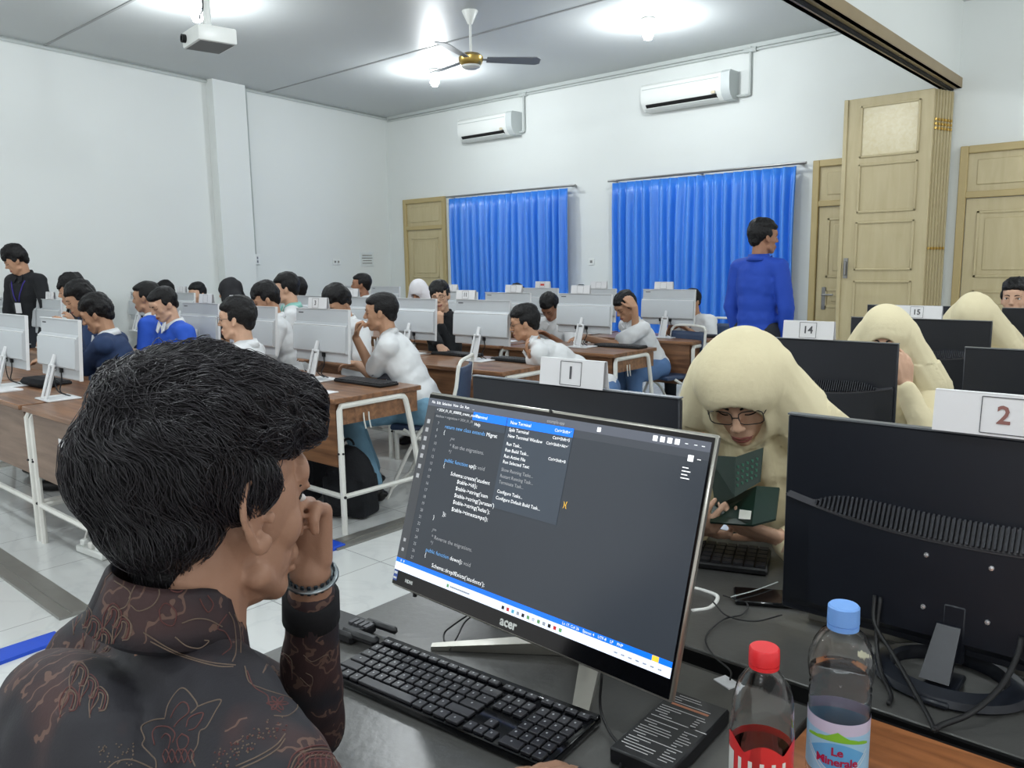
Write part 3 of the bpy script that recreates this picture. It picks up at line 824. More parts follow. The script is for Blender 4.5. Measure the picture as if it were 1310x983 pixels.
def make_black_monitor():
    t = thing('black_monitor', 'x', 'monitor', (0, 0, 0), 0, 'black monitors seen from behind')
    z0, z1, w = .032, .407, .6
    part('panel', MB().span((-w / 2, -.004, z0), (w / 2, .012, z1), bev=.003), m_bshell, t)
    part('screen', MB().span((-w / 2 + .008, .0125, z0 + .02), (w / 2 - .008, .015, z1 - .008)), m_screen, t)
    part('top_edge', MB().span((-w / 2, -.006, z1), (w / 2, .012, z1 + .003)), mat('grey_edge', (96, 100, 104), .35), t)
    # raised lower shell, its upper border dips towards the middle
    def zt(x): return .229 + .036 * (abs(x) / (w / 2)) ** 2.2
    n = 40; vs = []; fs = []
    for i in range(n + 1):
        x = -w / 2 + .006 + (w - .012) * i / n; e = .4 + .6 * (1 - abs(2 * i / n - 1) ** 3)
        d = -.004 - .022 * e
        vs += [(x, -.004, zt(x)), (x, d, zt(x) - .006), (x, d, z0 + .03), (x, -.004, z0 + .012)]
    for i in range(n):
        a = i * 4
        for k in range(3): fs.append((a + k, a + k + 1, a + k + 5, a + k + 4))
        fs.append((a + 3, a, a + 4, a + 7))
    fs += [(3, 2, 1, 0), (n * 4, n * 4 + 1, n * 4 + 2, n * 4 + 3)]
    sh = MB(); sh.add(vs, fs); part('rear_shell', sh, m_bshell, t)
    # vent band with ribs sitting above the arc
    vb = MB(); vs = []; fs = []
    for i in range(n + 1):
        x = -w / 2 + .01 + (w - .02) * i / n; h = max(0, .036 * (1 - (abs(x) / (w / 2 - .06)) ** 6)) if abs(x) < w / 2 - .06 else 0
        vs += [(x, -.0225 - .0, zt(x) - .004), (x, -.0045, zt(x) + h * .9 + .002)]
    for i in range(n): a = i * 2; fs.append((a, a + 1, a + 3, a + 2))
    vb.add(vs, fs); part('vent_band', vb, m_bgrey, t)
    ribs = MB()
    for i in range(62):
        x = -.235 + .47 * i / 61; h = .036 * max(0, 1 - (abs(x) / (w / 2 - .06)) ** 6)
        ribs.box((x, -.014, zt(x) + h * .5 + .0), (.0036, .02, h + .004), R=Matrix.Rotation(-.45, 3, 'X'))
    part('vent_ribs', ribs, m_bshell, t)
    part('arc_trim', MB().tube([(-w / 2 + .006 + (w - .012) * i / n, -.0075 - .0165 * (.4 + .6 * (1 - abs(2 * i / n - 1) ** 3)), zt(-w / 2 + .006 + (w - .012) * i / n) - .004) for i in range(n + 1)], .0022, seg=5), m_bgrey, t)
    for sx in (-1, 1):
        for sz in (-1, 1): part('screw', MB().lathe([(0, .003), (.0035, .0025), (.0045, 0)], c=(sx * .0475, -.026, .155 + sz * .0455), R=Matrix.Rotation(PI / 2, 3, 'X'), seg=12), mat('bright_screw', (230, 232, 235), .2, metal=.8), t)
    nk = MB(); nk.box((.0, -.02, .075), (.034, .016, .1), bev=.003)
    P = [(-.024, -.032, .09), (.012, -.032, .09), (.014, -.1, .02), (-.03, -.1, .02)]
    nk.add([V(p) for p in P] + [V(p) + V((0, .014, .0)) for p in P], [(3, 2, 1, 0), (4, 5, 6, 7), (0, 1, 5, 4), (1, 2, 6, 5), (2, 3, 7, 6), (3, 0, 4, 7)])
    part('stand_neck', nk, m_bshell, t)
    rg = MB().lathe([(.083, .0011), (.112, .001), (.118, .006), (.112, .016), (.088, .024), (.083, .018), (.083, .0011)], c=(0, -.045, 0), seg=48, sy=.86, caps=False)
    rg.box((0, -.09, .008), (.05, .12, .01), bev=.003)
    part('ring_base', rg, m_bshell, t)
    return t
bm0 = make_black_monitor(); bm0.location = (-.286, 1.44, DH); bm0['label'] = 'black monitor at the right with curved vent, round stand and card reading 2'
dup(bm0, (-1.13, 1.47, DH), label='black monitor behind the lit screen with the card reading 1')
dup(bm0, (-1.09, 2.83, DH), label='black monitor behind the girl with the green book, card reading 14')
dup(bm0, (-.295, 2.83, DH), label='black monitor cut by the right photo edge above the card reading 2')
dup(bm0, (-1.045, 4.02, DH), label='black monitor carrying the card reading 15')
dup(bm0, (-.6, 5.08, DH), label='black monitor below the face of the boy at the right edge')
dup(bm0, (-1.32, 5.12, DH), label='black monitor mostly hidden behind the card reading 15')
dup(bm0, (-.62, 4.0, DH - .001), label='x') if False else None
def bigcard(x, y, txt, label, w=.18, h=.062, center=0, ts=.04, ink=None):
    c = make_card(txt, w=w, h=h, label=label, tsize=ts, center=center, ink=ink); c.location = (x, y, DH + .411); return c
bigcard(-1.1, 1.462, '1', 'white folded card reading 1 on the black monitor', ts=.04)
bigcard(-.22, 1.442, '2', 'white folded card reading 2 on the right black monitor', w=.24, h=.066, center=-.02, ts=.04, ink=mat('brown_ink', (140, 96, 90), .8))
bigcard(-1.09, 2.832, '14', 'white folded card reading 14 on a black monitor', ts=.036)
bigcard(-1.05, 4.022, '15', 'white folded card reading 15 on a black monitor', w=.21, h=.058, ts=.034)

def cable(pts, r, label, m=None, n=6, name='cable', grp=None):
    o = solo(name, MB().tube(smoothpath(pts, n), r, seg=8), m or m_cable, label, 'cable', smooth='all')
    return o
z = DH
cable([(-.41, 1.41, .86), (-.40, 1.385, .82), (-.355, 1.345, .79), (-.3, 1.28, .765), (-.27, 1.235, .757), (-.262, 1.218, .755)], .0035, 'black cable dropping from the left part of the right black monitor')
cable([(-.40, 1.41, .86), (-.395, 1.38, .80), (-.37, 1.33, .765), (-.34, 1.28, .757), (-.335, 1.25, .7565)], .0035, 'thinner black cable beside it crossing the ring base', m_cable)
cable([(-.19, 1.41, .85), (-.19, 1.38, .83), (-.2, 1.33, .80), (-.225, 1.27, .775), (-.255, 1.235, .76), (-.262, 1.22, .757)], .0045, 'thick black cable from the right part of the right black monitor to the table gap')

# ---- lit all-in-one monitor (screen towards us)
SX, SY, SZ = -.821, .91, .849; ST, SYAW, SW, SH = .303, -.046, .614, .37
t = thing('lit_monitor', 'silver-edged all-in-one monitor showing dark code editor with open menu', 'monitor', (SX, SY, SZ))
r_ = V((math.cos(SYAW), math.sin(SYAW), 0)); nn = V((-math.sin(SYAW), math.cos(SYAW), 0)); u_ = nn * math.sin(ST) + V((0, 0, 1)) * math.cos(ST)
n_ = r_.cross(u_)   # points away from ... viewer-side normal is -n? r x up
n_ = -n_ if n_.y > 0 else n_
MS = Matrix((r_, u_, n_)).transposed().to_4x4()     # local x=right, y=up, z=towards viewer
def sp(x, y, zz=0): return MS @ V((x, y, zz))
R3 = MS.to_3x3()
def sbox(mb, x0, x1, y0, y1, z0, z1, mi=0, bev=0): return mb.box(sp((x0 + x1) / 2, (y0 + y1) / 2, (z0 + z1) / 2), (x1 - x0, y1 - y0, z1 - z0), R=R3, bev=bev, mi=mi)
m_scr = mat('screen_editor_dark', (52, 57, 64), .25, emit=.55)
m_scrt = mat('screen_title_bar', (84, 88, 98), .25, emit=.6)
m_scrs = mat('screen_side_bar', (66, 68, 72), .25, emit=.5)
m_scrm = mat('screen_menu', (58, 66, 76), .25, emit=.6)
m_scrb = mat('screen_blue', (20, 110, 225), .25, emit=.8)
m_scrw = mat('screen_white', (218, 226, 246), .25, emit=.85)
m_tw = mat('screen_text_white', (236, 238, 240), .3, emit=.9)
m_tg = mat('screen_text_grey', (150, 152, 155), .3, emit=.7)
m_tb = mat('screen_text_blue', (96, 156, 214), .3, emit=.8)
m_ty = mat('screen_text_yellow', (240, 190, 60), .3, emit=.9)
mb = MB(); sbox(mb, -SW / 2, SW / 2, 0, SH, -.014, -.002, bev=.003)
part('casing', mb, m_silver, t)
mb = MB(); sbox(mb, -.22, .22, .06, .3, -.05, -.013, bev=.012); part('rear_housing', mb, m_bshell, t)
mb = MB(); sbox(mb, -SW / 2 + .003, SW / 2 - .0035, .004, .3655, -.002, 0, bev=0); part('bezel', mb, m_glossb, t)
L, R_, B_, T_ = -.3035, .3005, .031, .3585
mb = MB(); sbox(mb, L, R_, B_, T_, .0, .0006); scr = part('screen', mb, m_scr, t)
def spanel(name, x0, x1, y0, y1, m, zz=.0009):
    mb = MB(); sbox(mb, x0, x1, y0, y1, .0005, zz); return part(name, mb, m, scr)
spanel('title_bar', L, R_, .344, T_, m_scrt); spanel('side_bar', L, -.279, .0535, .344, m_scrs)
spanel('status_bar', L, R_, .0455, .0535, m_scrb, .0011); spanel('task_bar', L, R_, B_, .0455, m_scrw, .0010)
spanel('tab_bar', -.279, R_, .332, .344, mat('screen_tab', (62, 66, 73), .25, emit=.55), .00095)
spanel('menu_panel', -.09, .057, .19, .346, m_scrm, .0014)
spanel('menu_highlight', -.09, .057, .331, .3455, m_scrb, .0018)
spanel('menu_bar_highlight', -.176, -.092, .331, .3455, m_scrb, .0016)
spanel('menu_panel', -.176, -.092, .3175, .331, m_scrm, .0012)
def stext(mb, s, x, y, size, mi=0, zz=.0021, sp_=1.0):
    M_ = MS.copy(); M_.translation = sp(x, y, zz); mb.text(s, size, M_, mi=mi, align='LEFT', spacing=sp_)
code = MB()
LH = .0109
lines = [(.310, -.243, [('return new class extends ', 2), ('Migrat', 0)]), (.299, -.243, [('{', 0)]), (.288, -.222, [('/**', 1)]), (.277, -.220, [('* Run the migrations.', 1)]),
         (.266, -.220, [('*/', 1)]), (.250, -.226, [('public function ', 2), ('up(): ', 0), ('void', 1)]), (.240, -.226, [('{', 0)]), (.2285, -.203, [("Schema::create('student", 0)]),
         (.2175, -.183, [('$table->id();', 0)]), (.2055, -.183, [("$table->string('nam", 0)]), (.193, -.183, [("$table->string('jurusan')", 0)]), (.181, -.183, [("$table->string('kelas');", 0)]),
         (.168, -.183, [('$table->timestamps();', 0)]), (.155, -.203, [('});', 0)]), (.144, -.226, [('}', 0)]), (.121, -.222, [('/**', 1)]), (.110, -.220, [('* Reverse the migrations.', 1)]),
         (.099, -.220, [('*/', 1)]), (.0845, -.228, [('public function ', 2), ('down(): ', 0), ('void', 1)]), (.075, -.228, [('{', 0)]), (.0615, -.205, [("Schema::dropIfExists('students');", 0)])]
def tw(s, size, sp_=1.0):
    v, f = text_geo(s, 'LEFT', 0, sp_); return (max((p[0] for p in v), default=0) + .0) * size
for (y, x, segs) in lines:
    for (s, mi) in segs:
        stext(code, s, x, y, .0098, mi, sp_=1.06); x += tw(s, .0098, 1.06) + (.0035 if s.endswith(' ') else 0)
part('code_text', code, [m_tw, m_tg, m_tb], scr)
ln = MB()
for k in range(21): stext(ln, str(7 + k) if k != 0 else '7', -.2645, .3135 - k * .01255, .0078)
part('line_numbers', ln, m_tg, scr)
mt = MB()
for (s, y, gr, rt) in (('New Terminal', .338, 0, 'Ctrl+Shift+`'), ('Split Terminal', .3255, 0, 'Ctrl+Shift+5'), ('New Terminal Window', .315, 0, 'Ctrl+Shift+Alt+`'), ('Run Task...', .301, 0, ''), ('Run Build Task...', .2905, 0, 'Ctrl+Shift+B'),
                ('Run Active File', .280, 0, ''), ('Run Selected Text', .270, 0, ''), ('Show Running Tasks...', .2565, 1, ''), ('Restart Running Task...', .2455, 1, ''), ('Terminate Task...', .235, 1, ''),
                ('Configure Tasks...', .219, 0, ''), ('Configure Default Build Task...', .208, 0, '')):
    stext(mt, s, -.082, y, .0082, gr)
    if rt: stext(mt, rt, .053 - tw(rt, .0072), y, .0072, gr)
stext(mt, 'Terminal', -.168, .338, .0082); stext(mt, 'Help', -.168, .324, .0082)
stext(mt, 'File  Edit  Selection  View  Go  Run', -.292, .351, .0072, 0); stext(mt, '...', -.18, .351, .0072)
stext(mt, '< 2024_01_01_000000_create_students', -.274, .3385, .0072, 0); stext(mt, 'database > migrations > 2024_01_01', -.274, .327, .0068, 1)
stext(mt, 'example-app', -.002, .351, .0075, 1)
part('menu_text', mt, [m_tw, m_tg], scr)
br = MB(); stext(br, '){', .064, .225, .012); part('bracket_text', br, m_ty, scr)
ic = MB()
for k in range(4): sbox(ic, .205 + k * .0125, .213 + k * .0125, .344 + .0035, .344 + .0115, .001, .0012)
for x in (.262, .277, .289): sbox(ic, x - .0025, x + .0025, .3505, .3515, .001, .0012)
sbox(ic, .268, .277, .327, .336, .001, .0012); sbox(ic, .283, .289, .331, .332, .001, .0012)
for k in range(4): sbox(ic, .262, .272 + .004 * (k % 2), .3165 - k * .005, .3178 - k * .005, .001, .0012)
sbox(ic, .102, .109, .347, .354, .001, .0012)
part('window_icons', ic, m_tw, scr)
si = MB()
for y in (.314, .298, .281, .264, .248, .228, .21): sbox(si, -.296, -.288, y - .004, y + .004, .001, .0012)
for y in (.088, .07): sbox(si, -.295, -.2885, y - .003, y + .003, .001, .0012)
part('side_icons', si, m_tg, scr)
tb = MB(); cols = [0, 1, 2, 3, 0, 4, 5, 4, 3, 0, 1, 4]
for k in range(12): x = -.02 + k * .0112; sbox(tb, x - .0028, x + .0028, .035, .0405, .0011, .0013, mi=cols[k])
for k in range(7): x = .205 + k * .0125; sbox(tb, x, x + .006, .0365, .0385, .0011, .0013, mi=3)
sbox(tb, -.15, -.1, .0365, .039, .0011, .0013, mi=3); sbox(tb, -.158, -.153, .035, .0405, .0011, .0013, mi=4)
part('task_icons', tb, [m_glossb, mat('icon_red', (200, 50, 50), .4, emit=.4), mat('icon_cyan', (90, 170, 200), .4, emit=.5), mat('icon_grey', (150, 155, 165), .4, emit=.5), mat('icon_green', (110, 160, 110), .4, emit=.4), mat('icon_pale', (190, 195, 205), .4, emit=.5)], scr)
sb = MB(); stext(sb, 'Ln 17, Col 26    Spaces: 4    UTF-8    LF    PHP', .105, .0495, .006); stext(sb, '0   0', -.29, .0495, .006)
part('status_text', sb, m_tw, scr)
oc = MB(); sbox(oc, .268, .279, .0457, .0533, .0011, .0014); part('status_badge', oc, m_ty, scr)
lg = MB(); M_ = MS.copy(); M_.translation = sp(-.003, .0165, .0003); lg.text('acer', .021, M_, depth=.0002, bold=.03); part('logo', lg, m_whplast, t)
lg = MB(); M_ = MS.copy(); M_.translation = sp(-.258, .017, .0003); lg.text('HDMI', .0085, M_, depth=.0002, bold=.03); part('port_mark', lg, m_whplast, t)
mb = MB(); sbox(mb, -.3035, -.2925, .011, .0295, .0001, .0006); part('badge', mb, mat('blue_badge', (60, 90, 170), .4), t)
mb = MB(); sbox(mb, -.3025, -.2935, .023, .0275, .0006, .0008); sbox(mb, -.3025, -.2935, .014, .0175, .0006, .0008); part('badge_print', mb, m_whplast, t)
mb = MB(); mb.lathe([(0, .002), (.003, .0015), (.0034, 0)], c=sp(0, .3675, -.001), R=R3, seg=12); part('webcam', mb, m_black, t)
# V-shaped stand: two flat blades and a neck
z0_ = DH - SZ
def blade(tip, apx, w1, w2, h1, h2):
    a = V(tip); b = V(apx); d = (b - a).normalized(); s = V((-d.y, d.x, 0)).normalized()
    vs = [a - s * w1, a + s * w1, b + s * w2, b - s * w2]
    q = [V((p.x, p.y, z0_ + .001)) for p in vs] + [V((p.x, p.y, z0_ + (h1 if i in (0, 1) else h2))) for i, p in enumerate(vs)]
    return MB().add(q, [(3, 2, 1, 0), (4, 5, 6, 7), (0, 1, 5, 4), (1, 2, 6, 5), (2, 3, 7, 6), (3, 0, 4, 7)])
apx = (.03, .20, 0)
part('stand_leg', blade((-.205, .02, 0), apx, .008, .02, .008, .03), m_silver, t)
part('stand_leg', blade((.148, -.01, 0), apx, .0125, .02, .008, .03), m_silver, t)
part('stand_neck', MB().tube([V((.03, .19, z0_ + .015)), V((.02, .17, .02)), sp(0, .17, -.045)], [.02, .018, .022], seg=10, flat=.5), m_silver, t)
part('foot_pad', MB().tube([sp(-.245, .002, -.008), sp(-.245, -.006, -.01)], .004, seg=6), m_black, t)

# ---- near keyboard, every key its own part
t = thing('keyboard', 'long black keyboard in front of the lit monitor', 'keyboard', (-.866, .832, DH), math.radians(4.5))
part('keyboard_body', MB().box((0, 0, .009), (.452, .152, .014), bev=.004, seg=2).box((0, .068, .0165), (.45, .014, .005), bev=.002), m_glossb, t)
rows = [[1] * 12 + [0, 1, 1, 1, 0, 1, 1, 1, 1], [1] * 13 + [1.9, 0, 1, 1, 1, 0, 1, 1, 1, 1], [1.5] + [1] * 12 + [1.4, 0, 1, 1, 1, 0, 1, 1, 1, 1.0],
        [1.8] + [1] * 11 + [2.1, 0, 3.0, 0, 1, 1, 1, 1.0], [2.3] + [1] * 10 + [2.6, 0, -1, 1, -1, 0, 1, 1, 1, 1.0], [1.3, 1.1, 1.1, 6.2, 1.1, 1.1, 1.3, 1.3 + .1, 0, 1, 1, 1, 0, 2.0, 1, 1]]
m_key = mat('black_keycap', (38, 38, 43), .42); kme = {}; cnt = 0; extra = MB(); legend = MB()
for ri, row in enumerate(rows):
    tot = sum(abs(k) if k else .35 for k in row if k != 3.0) + (3.0 if 3.0 in row else 0); U = .436 / tot; x = -.218; y = .052 - ri * .0228 + (.004 if ri == 0 else 0); hh = .0185 if ri else .011
    for k in row:
        wk = abs(k) * U if k else .35 * U
        if k > 0 and k != 3.0:
            if cnt < 99:
                kk = MB().box((0, 0, 0), (wk - .0032, hh, .0055), bev=.0012)
                nm = 'space_bar' if k > 5 else 'key'
                o = part(nm, kk, m_key, t); o.location = (x + wk / 2, y, .019); cnt += 1
            else: extra.box((x + wk / 2, y, .019), (wk - .0032, hh, .0055), bev=.0012)
            if k <= 2.2: legend.box((x + wk / 2 - .001, y + .001, .0218), (.0026, .003, .0004))
        x += wk
if extra.v: part('keys', extra, m_key, t, kind='stuff')
part('legends', legend, mat('key_legend', (170, 172, 176), .5), t, kind='stuff')
def oz(x, y, zz=DH): return on_z(x, y, zz)
cable([oz(575, 832, .757), (oz(585, 815, .758)), oz(596, 795, .77), oz(618, 780, .8)], .0016, 'thin black cable looping up from the keyboard to the lit monitor')
cable([oz(570, 829, .757), (oz(568, 812, .758)), oz(580, 800, .775), oz(622, 772, .81)], .0016, 'thin black cable twisted beside it over the silver stand leg')
cable([oz(770, 862, .83), oz(768, 905, .775), oz(779, 935, .758), oz(795, 962, .756), oz(790, 1000, .756)], .0022, 'dark cable running down from the lit monitor past the keyboard end')
# black dock with two prongs left of the keyboard
t = thing('card_reader', 'small black device with two prongs between the sleeve and keyboard', 'device', (-1.185, .872, DH), .1)
part('device_body', MB().box((-.02, 0, .012), (.11, .07, .022), bev=.005), m_black, t)
part('prong', MB().box((.045, .035, .016), (.08, .014, .014), bev=.005), m_black, t)
part('prong', MB().box((.045, -.02, .018), (.09, .02, .018), bev=.006), m_black, t)
for k in range(4): part('key', MB().box((.0 + k * .013, .008, .025), (.009, .02, .004)), m_bgrey, t)
# black printed box at the right of the keyboard
t = thing('printed_box', 'flat black box printed with tiny white lines, left of the red-capped bottle', 'box', (-.545, .955, DH), .05)
part('box_body', MB().box((0, 0, .0125), (.095, .19, .024), bev=.003), m_black, t)
rnd = random.Random(4); pl = MB()
for k in range(26):
    y = .085 - k * .0066
    if k in (4, 5, 12): continue
    x0 = -.04 + (0.0 if k % 5 else .01); wd = rnd.choice((.02, .035, .05, .07))
    pl.box((x0 + wd / 2, y, .0248), (wd, .0012, .0004))
    if k > 6: pl.box((.02 + wd * .2, y, .0248), (wd * .4, .0012, .0004))
part('printed_lines', pl, mat('print_white', (190, 190, 190), .6), t, kind='stuff')
part('printed_stripe', MB().box((.0, .058, .0248), (.06, .005, .0004)), mat('print_orange', (170, 110, 80), .6), t)
# mouse under the man's right hand
t = thing('computer_mouse', 'black mouse under the seated man\'s fingertips at the bottom of the photo', 'mouse', (-.578, .745, DH), .05)
part('mouse_shell', MB().ell((0, 0, .012), (.03, .055, .022)), m_black, t)
part('scroll_wheel', MB().lathe([(0, -.003), (.006, -.003), (.006, .003), (0, .003)], c=(0, .035, .03), R=Matrix.Rotation(PI / 2, 3, 'Y'), seg=12), m_bgrey, t)

# ---- things on the far dark table
def far_kb(p, rz, lab):
    o = dup(kb0, p, rz, lab, 'black keyboards on the dark tables'); return o
far_kb((-.93, 1.62, DH), .35, 'black keyboard on the dark table below the green book')
t = far_kb((-.28, 1.62, DH), 0, 'black keyboard behind the stand of the right black monitor')
solo('silver_bar', MB().box((0, 0, .012), (.5, .012, .02), bev=.003), m_silver, 'thin silver bar lying on the table under the right black monitor', 'bar', (-.3, 1.485, DH), 0.02)
slab('phone', (-.64, 1.52, DH), (.15, .075, .01), .5, m_glossb, 'black phone lying left of the right black monitor', 'phone', .003)
cable([oz(884, 752), oz(900, 756), oz(918, 764, DH + .004), oz(908, 778), oz(885, 782)], .0042, 'thick white cable loop on the table right of the lit screen', m_wcable, name='white_cable')
cable([oz(925, 762, .756), oz(955, 772, .756), oz(950, 786, .757), oz(925, 793, .757), oz(903, 815, .756), oz(912, 838, .757), oz(934, 858, .757), oz(934, 870, .757)], .0016, 'thin black cable snaking down to the white tag')
cable([oz(912, 770, .76), oz(930, 788, .76), oz(965, 795, .761), oz(1000, 787, .762)], .0016, 'thin black cable running to the right black monitor')
cable([oz(935, 764, .764), oz(965, 756, .765), oz(995, 745, .766)], .0012, 'thin grey cable stretched over the table towards the right monitor', m_grplast)
slab('paper_tag', oz(930, 874, DH), (.036, .026, .002), -.35, m_paper, 'small white paper tag on the dark table beside the red-capped bottle', 'tag', .0)
slab('paper_tag', oz(1112, 840, DH), (.03, .02, .002), .3, mat('yellowed_paper', (205, 200, 170), .8), 'small yellowed scrap of paper behind the blue-capped bottle', 'scrap', .0)

# ---- plastic bottles
def pet(name, tint=(1, 1, 1), rough=.02, ior=1.32):
    m = bpy.data.materials.new(name); m.use_nodes = True; nt = m.node_tree; b = nt.nodes['Principled BSDF']
    b.inputs['Base Color'].default_value = tint + (1,); b.inputs['Transmission Weight'].default_value = 1; b.inputs['Roughness'].default_value = rough
    b.inputs['IOR'].default_value = ior; b.inputs['Specular IOR Level'].default_value = .9
    return m
m_pet = pet('clear_pet'); m_water = pet('water', (.94, .965, 1), 0.0, 1.06)
m_capr = mat('red_cap', (218, 44, 50), .4); m_capb = mat('blue_cap', (112, 160, 226), .4)
def shell(prof, th=.0006, seg=48):
    """closed thin-walled lathe: outer then inner"""
    out = prof; inn = [(max(r - th, .0005), zz + (th if i == 0 else 0)) for i, (r, zz) in enumerate(prof)][::-1]
    return MB().lathe([(0.0, out[0][1])] + out + inn + [(0.0, inn[-1][1])], seg=seg)
def rib(a, b, n, r, amp):
    return [(r + amp * (1 if i % 2 else -1), a + (b - a) * i / n) for i in range(n + 1)]
def wrap(mb, txt, size, R, z, a0, mi=0, bold=.02):
    v, f = text_geo(txt, 'CENTER', .0, .95, bold)
    vs = []
    for p in v:
        a = a0 + p[0] * size / R; vs.append((R * math.cos(a), R * math.sin(a), z + p[1] * size))
    mb.add(vs, f, mi)
def band(mb, R, z0, z1, mi=0, seg=48, a0=0, a1=2 * PI, zf0=None, zf1=None):
    vs = []; fs = []
    for k in range(seg + 1):
        a = a0 + (a1 - a0) * k / seg; f = k / seg
        vs += [(R * math.cos(a), R * math.sin(a), z0 if zf0 is None else zf0(f)), (R * math.cos(a), R * math.sin(a), z1 if zf1 is None else zf1(f))]
    for k in range(seg): fs.append((2 * k, 2 * k + 2, 2 * k + 3, 2 * k + 1))
    mb.add(vs, fs, mi)
pb = V((-.385, .892)); 
def toward_cam(x, y): return math.atan2(-y, -x)
t = thing('water_bottle', 'clear plastic bottle with red cap and red label', 'bottle', (-.383, .892, DH), 0); t.scale = (1.17, 1.17, 1.01)
prof = [(.028, 0), (.032, .004), (.0325, .02), (.031, .03), (.0325, .04), (.0325, .115), (.0318, .13), (.0325, .14), (.031, .155), (.026, .175), (.018, .19), (.0135, .197), (.0125, .2), (.0125, .205)]
me = shell(prof).mesh('b'); rr = random.Random(2)
for v in me.vertices:
    if v.co.z > .11 and v.co.z < .19: 
        a = math.atan2(v.co.y, v.co.x); k = 1 + .022 * math.sin(4 * a + v.co.z * 110) + .012 * math.sin(9 * a - v.co.z * 260) + .02 * noise.noise(v.co * 60); v.co.x *= k; v.co.y *= k
link('bottle_wall', me, m_pet, t, 'all')
part('cap', MB().lathe([(0, .222), (.014, .222), (.0155, .22), (.0158, .208), (.0158, .203), (.0148, .202), (.0148, .2015), (.0155, .2015), (.0155, .197), (.0, .197)][::-1], seg=40), m_capr, t)
lb = MB(); ac = toward_cam(-.383, .892)
band(lb, .0329, .04, .098, 0)
band(lb, .0331, .098, .118, 0, a0=ac - 1.8, a1=ac + 1.8, zf1=lambda f: .100 + .014 * abs(math.sin(f * 9)) )
for k in range(5): band(lb, .0333, .045, .09, 1, seg=6, a0=ac - .75 + k * .36, a1=ac - .62 + k * .36, zf0=lambda f: .05, zf1=lambda f: .092)
band(lb, .0334, .04, .094, 1, seg=12, a0=ac - 1.35, a1=ac - .95)
part('label_sleeve', lb, [mat('red_film', (214, 52, 54), .35), m_whplast], t)
me = MB().lathe([(0, .0012), (.0305, .0015), (.0308, .09), (0, .09)], seg=40).mesh('w'); link('water', me, m_water, t, 'all')

bx, by = -.322, .985
t = thing('water_bottle', 'tall clear plastic bottle with blue cap and blue mountain label', 'bottle', (bx, by, DH), 0); t.scale = (1.16, 1.16, 1.1)
prof = [(.027, 0), (.031, .004), (.0325, .015), (.0305, .022), (.0325, .03)] + [(.032, .05), (.032, .06)] + [(.032, .12), (.0322, .135), (.0305, .139), (.0322, .143), (.0305, .147), (.0322, .152), (.0345, .166), (.0335, .178), (.029, .194), (.022, .206), (.015, .212), (.0138, .216), (.0138, .222)]
me = shell(prof).mesh('b')
for v in me.vertices:
    if .15 < v.co.z < .205:
        a = math.atan2(v.co.y, v.co.x); k = 1 + .03 * abs(math.sin(5 * a + v.co.z * 60)) + .012 * math.sin(v.co.z * 900); v.co.x *= k; v.co.y *= k
link('bottle_wall', me, m_pet, t, 'all')
part('cap', MB().lathe([(0, .24), (.0145, .24), (.0162, .238), (.0166, .222), (.0166, .219), (.0156, .218), (.0156, .2175), (.0163, .2175), (.0163, .212), (0, .212)][::-1], seg=40), m_capb, t)
ac = toward_cam(bx, by)
lb = MB(); band(lb, .0324, .045, .098, 0); band(lb, .0324, .098, .112, 3)
band(lb, .0326, .089, .098, 2, seg=40, a0=ac - 1.1, a1=ac + 1.1, zf0=lambda f: .086 + .004 * math.sin(f * PI), zf1=lambda f: .0885 + .0135 * max(0, 1 - abs(f - .5) * 3.2) + .0035 * max(0, math.sin(f * 3 * PI)))
band(lb, .03255, .06, .089, 1, seg=30, a0=ac - .95, a1=ac + .95, zf0=lambda f: .075 - .024 * math.sin(f * PI), zf1=lambda f: .075 + .013 * math.sin(f * PI))
for dz in (.0, .006): band(lb, .0328, .06, .062, 4, seg=30, a0=ac - 1.05, a1=ac + 1.05, zf0=lambda f: .0795 - .028 * math.sin(f * PI) - dz, zf1=lambda f: .0805 - .028 * math.sin(f * PI) - dz)
wrap(lb, 'Le', .0135, .0331, .0775, ac, 5, .03); wrap(lb, 'Minerale', .0135, .0331, .0655, ac, 5, .03)
part('label_sleeve', lb, [mat('label_sky', (150, 196, 226), .3), mat('label_lake', (92, 164, 214), .3), mat('label_hill', (126, 186, 52), .4), mat('label_top', (196, 190, 214), .35), m_whplast, mat('label_red', (165, 28, 70), .4)], t)
me = MB().lathe([(0, .0012), (.0295, .0015), (.0312, .12), (.03, .148), (.033, .16), (0, .16)], seg=40).mesh('w'); link('water', me, m_water, t, 'all')

# ================================================================ PEOPLE
def skin(name, rgb): return mat(name, rgb, .5, noise_amt=.06, noise_scale=22, bump=.06, bump_scale=220, spec=.4)
m_skin = skin('warm_brown_skin', (184, 142, 114)); m_skinl = skin('light_brown_skin', (206, 166, 140)); m_skind = skin('deep_brown_skin', (152, 110, 86))
m_lip = mat('lip_skin', (142, 82, 74), .45)
m_hair = mat('black_hair', (13, 12, 14), .5, noise_amt=.3, noise_scale=60, bump=.5, bump_scale=120, spec=.35)
m_brow = mat('dark_brow', (30, 24, 22), .8)
m_eyew = mat('eye_white', (215, 212, 208), .3); m_iris = mat('dark_iris', (30, 20, 16), .2)
m_white = mat('white_school_shirt', (222, 224, 226), .8, bump=.15, bump_scale=30)
m_tie = mat('grey_tie', (92, 94, 104), .7)
m_navyc = mat('navy_blazer', (36, 56, 92), .8, noise_amt=.15, noise_scale=12)
m_royal = mat('royal_blue_jacket', (26, 66, 168), .75, bump=.3, bump_scale=14)
m_bright = mat('bright_blue_shirt', (38, 84, 190), .8, noise_amt=.1, noise_scale=14)
m_blackc = mat('black_shirt_cloth', (26, 28, 32), .85, bump=.2)
